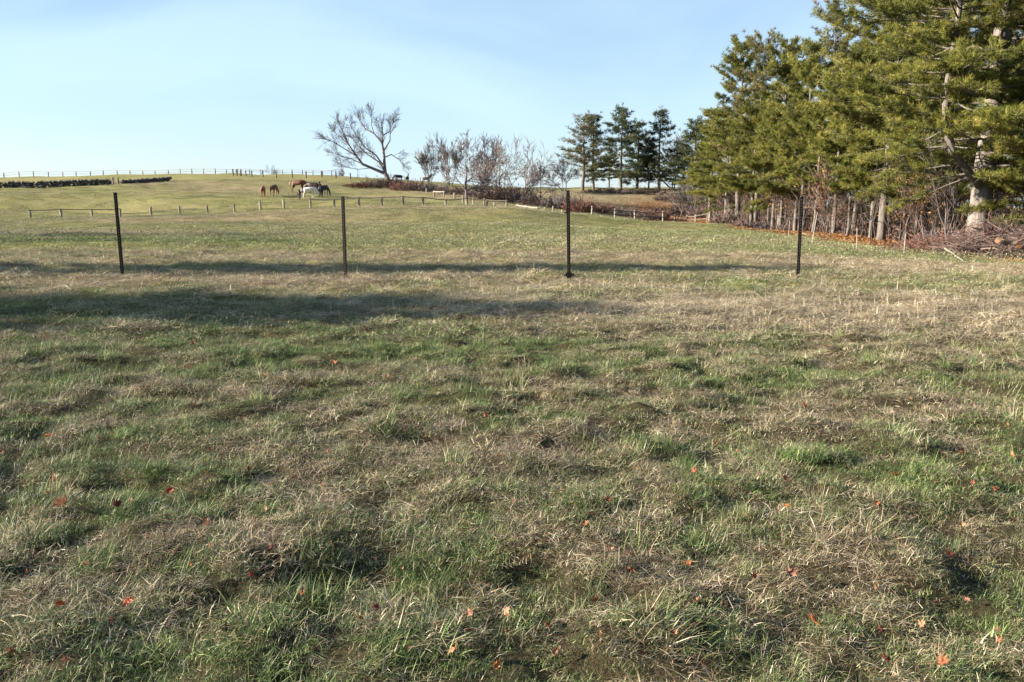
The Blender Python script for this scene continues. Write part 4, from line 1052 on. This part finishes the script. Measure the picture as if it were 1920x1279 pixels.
# thin white stakes along the wood edge
for px, D, H, rz, lb in [(1521, 33, 1.35, .12, 'thin white stake leaning just right of the rightmost metal post'), (1606, 31.5, .85, -.05, 'thin white stake in front of the middle of the wood'), (1694, 29, .75, 0.02, 'thin white stake left of the brush heap'), (1478, 45, .95, .03, 'thin white stake left of the rightmost metal post')]:
    G = Geo(); G.tube([(0, 0, -.15), (0, 0, .5), (0, 0, 1)], [.010, .010, .008], 6)
    o = obj('stake', G.mesh('stake', M['plastic_white']), None, at(px, D), 0, (1, 1, H)); o.rotation_euler = (0, rz, 0)
    tag(o, lb, 'stake', 'white fence stakes along the wood')

# ------------------------------------------------------------------ dry stone walls on the hill
def stone_wall(pts, label, h):
    b = at(*pts[0]); t = thing('stone_wall', b, 0, 1, label, 'wall', 'dry stone walls on the hill'); rng = np.random.default_rng(abs(int(pts[0][0])) + 5)
    W = [at(p, D) - b for p, D in pts]
    G = Geo(); Gp = Geo()
    for i in range(len(W) - 1):
        p, q = W[i], W[i + 1]; L = (q - p).length; n = int(L / .26)
        for k in range(n):
            for c in range(3):
                f = (k + rng.random()) / n; m = p + (q - p) * f
                hh = h * (c + .5) / 3
                th = rng.random() * 3; R = np.array([[cos(th), -sin(th), 0], [sin(th), cos(th), 0], [0, 0, 1]])
                g = Gp if (c == 0 and rng.random() < .06) else G
                V = rng.normal(0, 1, (14, 3)); V /= np.linalg.norm(V, axis=1, keepdims=True)
                s = np.array([.42, .32, .24]) * rng.uniform(.7, 1.3)
                # rough boulder: octahedral hull
                O = np.array([(1, 0, 0), (0, 1, 0), (-1, 0, 0), (0, -1, 0), (.2, .1, 1), (.1, -.1, -1)], float) * s * rng.uniform(.8, 1.2, (6, 3))
                g.add((O @ R.T) + np.array([m.x + rng.normal(0, .08), m.y + rng.normal(0, .15), m.z + hh]), [[0, 1, 4], [1, 2, 4], [2, 3, 4], [3, 0, 4], [1, 0, 5], [2, 1, 5], [3, 2, 5], [0, 3, 5]])
    o = obj('stones', G.mesh('stones', M['stone']), t); o['kind'] = 'stuff'
    if Gp.V: o = obj('pale_stones', Gp.mesh('pale_stones', M['stone_pale']), t); o['kind'] = 'stuff'
stone_wall([(-60, 130), (0, 131), (60, 132), (130, 134), (207, 137)], 'long dark dry stone wall on the hill at the far left', .9)
stone_wall([(228, 140), (270, 143), (318, 148)], 'short dark dry stone wall right of the gateway', .6)
lone_post(212, 136, 1.2, 'pale gate post in the gap between the stone walls', 'gate posts in the wall gap', 1.6)
lone_post(222, 138, 1.1, 'second gate post at the right stone wall end', 'gate posts in the wall gap', 1.4)

# ------------------------------------------------------------------ horses
def coat(name, c, var=.2): return make_plain(name, c, .55, 0, var, 2.5)
CO = {'chestnut': coat('chestnut_coat', (.24, .085, .032)), 'bay': coat('bay_coat', (.125, .05, .026)), 'black': coat('black_coat', (.018, .016, .017)),
      'white': coat('white_coat', (.66, .62, .56), .08), 'dark': coat('dark_bay_coat', (.045, .024, .018)), 'flax': coat('flaxen_hair', (.50, .38, .22)), 'dun': coat('dun_coat', (.22, .17, .11))}
def horse_mesh(pose, seed=0):
    """One continuous body by skin modifier. Faces +X, withers about 1.5 m."""
    V = []; E = []; R = []
    def v(p, r, par=None):
        V.append(p); R.append(r if hasattr(r, '__len__') else (r, r))
        if par is not None: E.append((par, len(V) - 1))
        return len(V) - 1
    pel = v((-.52, 0, 1.20), (.29, .31)); bel = v((-.10, 0, 1.13), (.30, .33), pel); che = v((.38, 0, 1.17), (.27, .33), bel); sh = v((.60, 0, 1.24), (.21, .27), che)
    but = v((-.80, 0, 1.20), (.20, .22), pel)
    if pose == 'graze':
        n1 = v((.86, 0, 1.16), (.14, .20), sh); n2 = v((1.16, .02, .86), (.10, .15), n1); po = v((1.38, .03, .56), (.09, .12), n2)
        f1 = v((1.42, .03, .40), (.085, .11), po); f2 = v((1.44, .03, .20), (.06, .07), f1); f3 = v((1.47, .03, .06), (.05, .055), f2)
        ears = (1.36, .63); ed = (.02, .12)
    else:
        n1 = v((.80, 0, 1.46), (.13, .20), sh); n2 = v((.96, 0, 1.72), (.10, .15), n1); po = v((1.08, 0, 1.92), (.085, .11), n2)
        f1 = v((1.22, 0, 1.86), (.085, .11), po); f2 = v((1.40, 0, 1.70), (.06, .075), f1); f3 = v((1.50, 0, 1.60), (.05, .055), f2)
        ears = (1.05, 2.02); ed = (-.01, .13)
    rng = np.random.default_rng(seed)
    for s in (-1, 1):
        o = rng.uniform(-.10, .10)
        a = v((.46, s * .17, .98), (.12, .14), che); b = v((.47 + o * .3, s * .17, .72), (.075, .085), a); c = v((.48 + o * .6, s * .165, .46), (.052, .056), b)
        d = v((.48 + o, s * .165, .18), (.036, .038), c); e = v((.51 + o, s * .165, .05), (.055, .055), d); v((.52 + o, s * .165, .0), (.06, .062), e)
        o = rng.uniform(-.12, .12)
        a = v((-.60, s * .18, .92), (.15, .17), pel); b = v((-.55 + o * .3, s * .18, .72), (.085, .10), a); c = v((-.74 + o * .7, s * .17, .50), (.055, .060), b)
        d = v((-.72 + o, s * .17, .18), (.038, .040), c); e = v((-.69 + o, s * .17, .05), (.055, .055), d); v((-.67 + o, s * .17, .0), (.06, .062), e)
        v((ears[0] + ed[0], s * .06, ears[1] + ed[1]), (.018, .018), v((ears[0], s * .055, ears[1]), (.03, .03), po))
    me = bpy.data.meshes.new('horse_cage'); me.from_pydata(V, E, [])
    o = bpy.data.objects.new('horse_cage', me); COL.objects.link(o)
    sk = o.modifiers.new('skin', 'SKIN'); sk.use_smooth_shade = True
    for i, r in enumerate(R):
        me.skin_vertices[0].data[i].radius = r; me.skin_vertices[0].data[i].use_root = (i == 0)
    sb = o.modifiers.new('sub', 'SUBSURF'); sb.levels = 1; sb.render_levels = 1
    dg = bpy.context.evaluated_depsgraph_get(); out = bpy.data.meshes.new_from_object(o.evaluated_get(dg)); out.name = 'horse_body_' + pose
    bpy.data.objects.remove(o); bpy.data.meshes.remove(me)
    return out
def hair_meshes(pose):
    T = Geo(); T.tube([(-.92, 0, 1.30), (-1.03, 0, 1.22), (-1.08, 0, .98), (-1.06, 0, .70), (-1.03, 0, .48)], [.035, .06, .075, .06, .015], 7)
    m = T.mesh('tail', None, True); Mn = Geo()
    line = [(.62, 1.52), (.90, 1.36), (1.20, 1.00), (1.40, .68)] if pose == 'graze' else [(.58, 1.55), (.70, 1.70), (.86, 1.90), (1.02, 2.04)]
    for i in range(18):
        f = i / 17; x = np.interp(f, [0, .33, .67, 1], [p[0] for p in line]); z = np.interp(f, [0, .33, .67, 1], [p[1] for p in line])
        Mn.tube([(x, 0, z), (x - .02, .08, z - .06), (x - .03, .13, z - .22)], [.035, .035, .008], 4)
    return m, Mn.mesh('mane', None)
HB = {p: [horse_mesh(p, s) for s in range(2)] for p in ('graze', 'stand')}
HH = {p: hair_meshes(p) for p in HB}
def horse(px, D, rz, sc, pose, body, hair, label, var=0, sy=1.0):
    t = thing('horse', at(px, D, -.01), radians(rz), (sc, sc * sy, sc), label, 'horse', 'horses on the hill pasture')
    b = HB[pose][var].copy(); b.materials.clear(); b.materials.append(CO[body]); obj('body', b, t)
    for nm, m in zip(('tail', 'mane'), HH[pose]):
        m = m.copy(); m.materials.clear(); m.materials.append(CO[hair]); obj(nm, m, t)
horse(494, 113, 100, .98, 'graze', 'chestnut', 'dark', 'chestnut horse seen end on, leftmost on the pasture')
horse(514, 115, 80, 1.0, 'graze', 'bay', 'dark', 'reddish bay horse seen end on beside the leftmost horse', 1)
horse(560, 122, -12, 1.22, 'graze', 'bay', 'flax', 'big brown draught horse with blond tail, side on', 0, 1.1)
horse(561, 108, -75, .88, 'graze', 'dark', 'dark', 'small dark pony in front of the big brown horse', 1)
horse(580, 112, 8, .95, 'graze', 'white', 'white', 'white horse grazing side on in the middle of the herd')
horse(588, 121, 172, 1.1, 'graze', 'dark', 'black', 'dark horse half hidden behind the white horse', 1)
horse(601, 113, 105, 1.02, 'stand', 'black', 'black', 'black horse with raised head, end on, right of the white horse')
horse(608, 115, 70, 1.05, 'graze', 'black', 'black', 'black horse grazing at the right end of the herd', 1)
horse(799, 168, 10, 1.05, 'stand', 'dun', 'dark', 'dark dun horse standing side on upon the ridge skyline')
horse(748, 170, 190, 1.0, 'graze', 'dark', 'dark', 'dark horse grazing beside the old tree on the ridge', 1)
horse(764, 172, 85, .9, 'stand', 'dark', 'dark', 'small dark horse end on between the old tree and the ridge horse', 1)

# ------------------------------------------------------------------ fallen leaves on the grass
def leaf_mesh(i):
    rng = np.random.default_rng(900 + i); G = Geo()
    lob = [(0, 1.0), (.35, .55), (.62, .95), (.95, .5), (1.3, .85), (1.75, .45), (2.3, .55), (2.9, .28)]
    ang = [l[0] for l in lob] + [-l[0] for l in lob[:0:-1]]; rad = [l[1] for l in lob] + [l[1] for l in lob[:0:-1]]
    curl = rng.uniform(.6, 1.7); ridge = rng.uniform(-1.0, 1.0)
    V = [(0, 0, 0)]; n = len(ang)
    for ring in (.5, 1.0):
        for a, r in zip(ang, rad):
            rr = r * ring * rng.uniform(.85, 1.1); x = rr * cos(a); y = rr * sin(a) * (.75 if i % 2 else 1)
            V.append((x, y, curl * (x * x * .35 + y * y * .6) + ridge * abs(y) * .4 + rng.normal(0, .12)))
    Fs = [[0, 1 + k, 1 + (k + 1) % n] for k in range(n)]
    for k in range(n):
        a, b = 1 + k, 1 + (k + 1) % n; Fs += [[a, a + n, b + n], [a, b + n, b]]
    G.add(np.array(V), Fs, rng.random(len(V)))
    G.tube([(-.25, 0, .02), (-.7, .03, .05), (-1.2, .1, .14)], [.03, .028, .025], 4)
    return G.mesh('leaf_%d' % i, None, True)
LM = [leaf_mesh(i) for i in range(6)]
def leafmat(n, a, b):
    m, nt, bs = new_mat(n); nn = noise(nt, 3.0, 4, .6, None, True); c = ramp(nt, nn, [(.3, a), (.7, b)])
    nt.links.new(c, bs.inputs['Base Color']); bs.inputs['Roughness'].default_value = .55; translucent(nt, bs, c, .18); return m
LC = {'orange': leafmat('orange_leaf', (.30, .085, .025), (.44, .16, .05)), 'red': leafmat('red_leaf', (.20, .035, .018), (.33, .08, .035)), 'tan': leafmat('tan_leaf', (.27, .12, .06), (.42, .22, .12)),
      'rust': leafmat('rust_leaf', (.16, .055, .025), (.30, .115, .05)), 'maroon': leafmat('maroon_leaf', (.08, .016, .014), (.15, .03, .022)), 'pink': leafmat('pinkish_leaf', (.20, .085, .05), (.33, .155, .095))}
LV = [(912, 787, 26, 'tan', 'curled tan leaf standing up in the middle of the field, below centre'), (1551, 657, 13, 'orange', 'tiny bright orange leaf on the straw, upper right'), (1499, 772, 17, 'orange', 'orange leaf on grass below the rightmost metal post'),
 (318, 937, 30, 'red', 'bright red orange leaf in the lower left grass'), (117, 960, 46, 'pink', 'largest pinkish brown leaf at the lower left edge'), (564, 910, 18, 'maroon', 'dark red leaf right of the bright red orange one'),
 (948, 1168, 27, 'tan', 'rounded tan leaf catching the light at bottom centre'), (1028, 1198, 36, 'rust', 'long rust brown leaf right of the rounded tan leaf'), (854, 1240, 36, 'tan', 'crumpled tan leaf lowest left of bottom centre'),
 (1526, 1188, 36, 'orange', 'star shaped orange maple leaf at the lower right'), (1303, 1150, 28, 'pink', 'pinkish red curled leaf left of the star shaped leaf'), (1137, 953, 22, 'rust', 'rust orange leaf right of centre in the near grass'),
 (1073, 961, 15, 'orange', 'small bright orange leaf left of the rust orange one'), (1677, 906, 23, 'orange', 'orange leaf with pale edge in the right hand grass'), (1762, 1268, 38, 'rust', 'rust leaf at the bottom edge, far right'),
 (1412, 1101, 21, 'red', 'red leaf upper left of the star shaped leaf'), (1480, 1096, 36, 'pink', 'flat pinkish leaf just above the star shaped leaf'), (472, 1100, 19, 'red', 'small vivid red leaf in the lower left quarter'),
 (240, 1147, 30, 'red', 'red brown leaf low at the left'), (390, 1000, 23, 'pink', 'salmon leaf below the bright red orange leaf'), (93, 829, 17, 'orange', 'bright orange leaf near the left edge'), (8, 862, 17, 'red', 'red orange leaf at the very left edge'),
 (625, 688, 15, 'orange', 'orange red leaf in the green strip below the second metal post'), (495, 712, 17, 'rust', 'rust leaf in the green strip, left of the orange red one'), (361, 648, 15, 'rust', 'rust leaf just below the dark shade at left'),
 (1340, 843, 13, 'orange', 'tiny orange leaf left of the dark hollow on the right'), (1316, 742, 11, 'red', 'tiny red leaf between the two right hand posts'), (772, 852, 11, 'pink', 'tiny salmon leaf left of the curled tan one'),
 (725, 715, 13, 'rust', 'small rust leaf standing right of the orange red leaf'), (1300, 900, 22, 'red', 'curled red leaf in the green patch right of centre'), (1186, 1088, 26, 'rust', 'orange brown upright leaf pair right of bottom centre'),
 (1115, 1148, 30, 'maroon', 'dark maroon leaf in shade right of the rounded tan leaf'), (950, 1208, 19, 'rust', 'small brown red leaf under the rounded tan leaf'), (880, 1172, 30, 'pink', 'pink brown torn leaf left of the rounded tan leaf'),
 (1782, 1060, 26, 'maroon', 'dark maroon leaf in the right hand grass'), (1868, 1205, 17, 'pink', 'small pink leaf near the lower right corner'), (118, 1152, 25, 'red', 'red leaf in the lower left corner area'), (360, 1080, 17, 'orange', 'small red orange leaf left of the vivid red one'),
 (165, 1078, 19, 'pink', 'small salmon leaf near the left edge, low'), (1473, 965, 17, 'orange', 'small orange leaf on straw below the curled red leaf'), (103, 912, 21, 'pink', 'pale pink leaf above the largest leaf at left'), (220, 965, 30, 'maroon', 'dark leaf between the largest leaf and the red orange one'),
 (1290, 1073, 21, 'orange', 'orange red leaf left of the red leaf, lower right'), (1144, 1050, 19, 'tan', 'thin tan brown leaf above the upright leaf pair'), (1898, 868, 17, 'tan', 'tan leaf at the right edge'), (1577, 757, 13, 'rust', 'small brown leaf right of the orange leaf below the post'),
 (352, 698, 17, 'pink', 'pinkish leaf in the green strip at left'), (370, 770, 17, 'pink', 'pinkish red leaf below the green strip at left'), (705, 1162, 21, 'maroon', 'dark red leaf left of the pink brown torn leaf'), (930, 1275, 26, 'orange', 'orange tan leaf cut by the bottom edge at centre')]
for i, (px, py, s, c, lb) in enumerate(LV):
    X, D, z = ground_at(px, py + 3); dist = math.sqrt(X * X + D * D + EYE * EYE)
    r = min(s, 34) * dist / F * 0.50
    me = LM[i % 6].copy(); me.materials.clear(); me.materials.append(LC[c])
    rr = random.Random(i * 13)
    o = obj('fallen_leaf', me, None, (X, D, z + .055), 0, r); o.rotation_euler = (rr.uniform(.1, .9), rr.uniform(-.7, .2), rr.uniform(0, 6.28))
    tag(o, lb, 'leaf', 'fallen leaves on the grass')
rs = np.random.default_rng(1234)
for i in range(110):
    px = rs.uniform(10, 1910); py = 640 + 630 * rs.random() ** .8
    X, D, z = ground_at(px, py); dist = math.sqrt(X * X + D * D + EYE * EYE)
    me = LM[i % 6].copy(); me.materials.clear(); me.materials.append(LC[('rust', 'tan', 'maroon', 'rust', 'pink')[i % 5]])
    o = obj('fallen_leaf', me, None, (X, D, z + .04), 0, rs.uniform(.012, .030)); o.rotation_euler = (rs.uniform(.1, 1.2), rs.uniform(-.9, .3), rs.uniform(0, 6.28))
    tag(o, 'small dull brown leaf scrap sunk in the near grass', 'leaf', 'small leaf scraps in the grass')
print('script done')
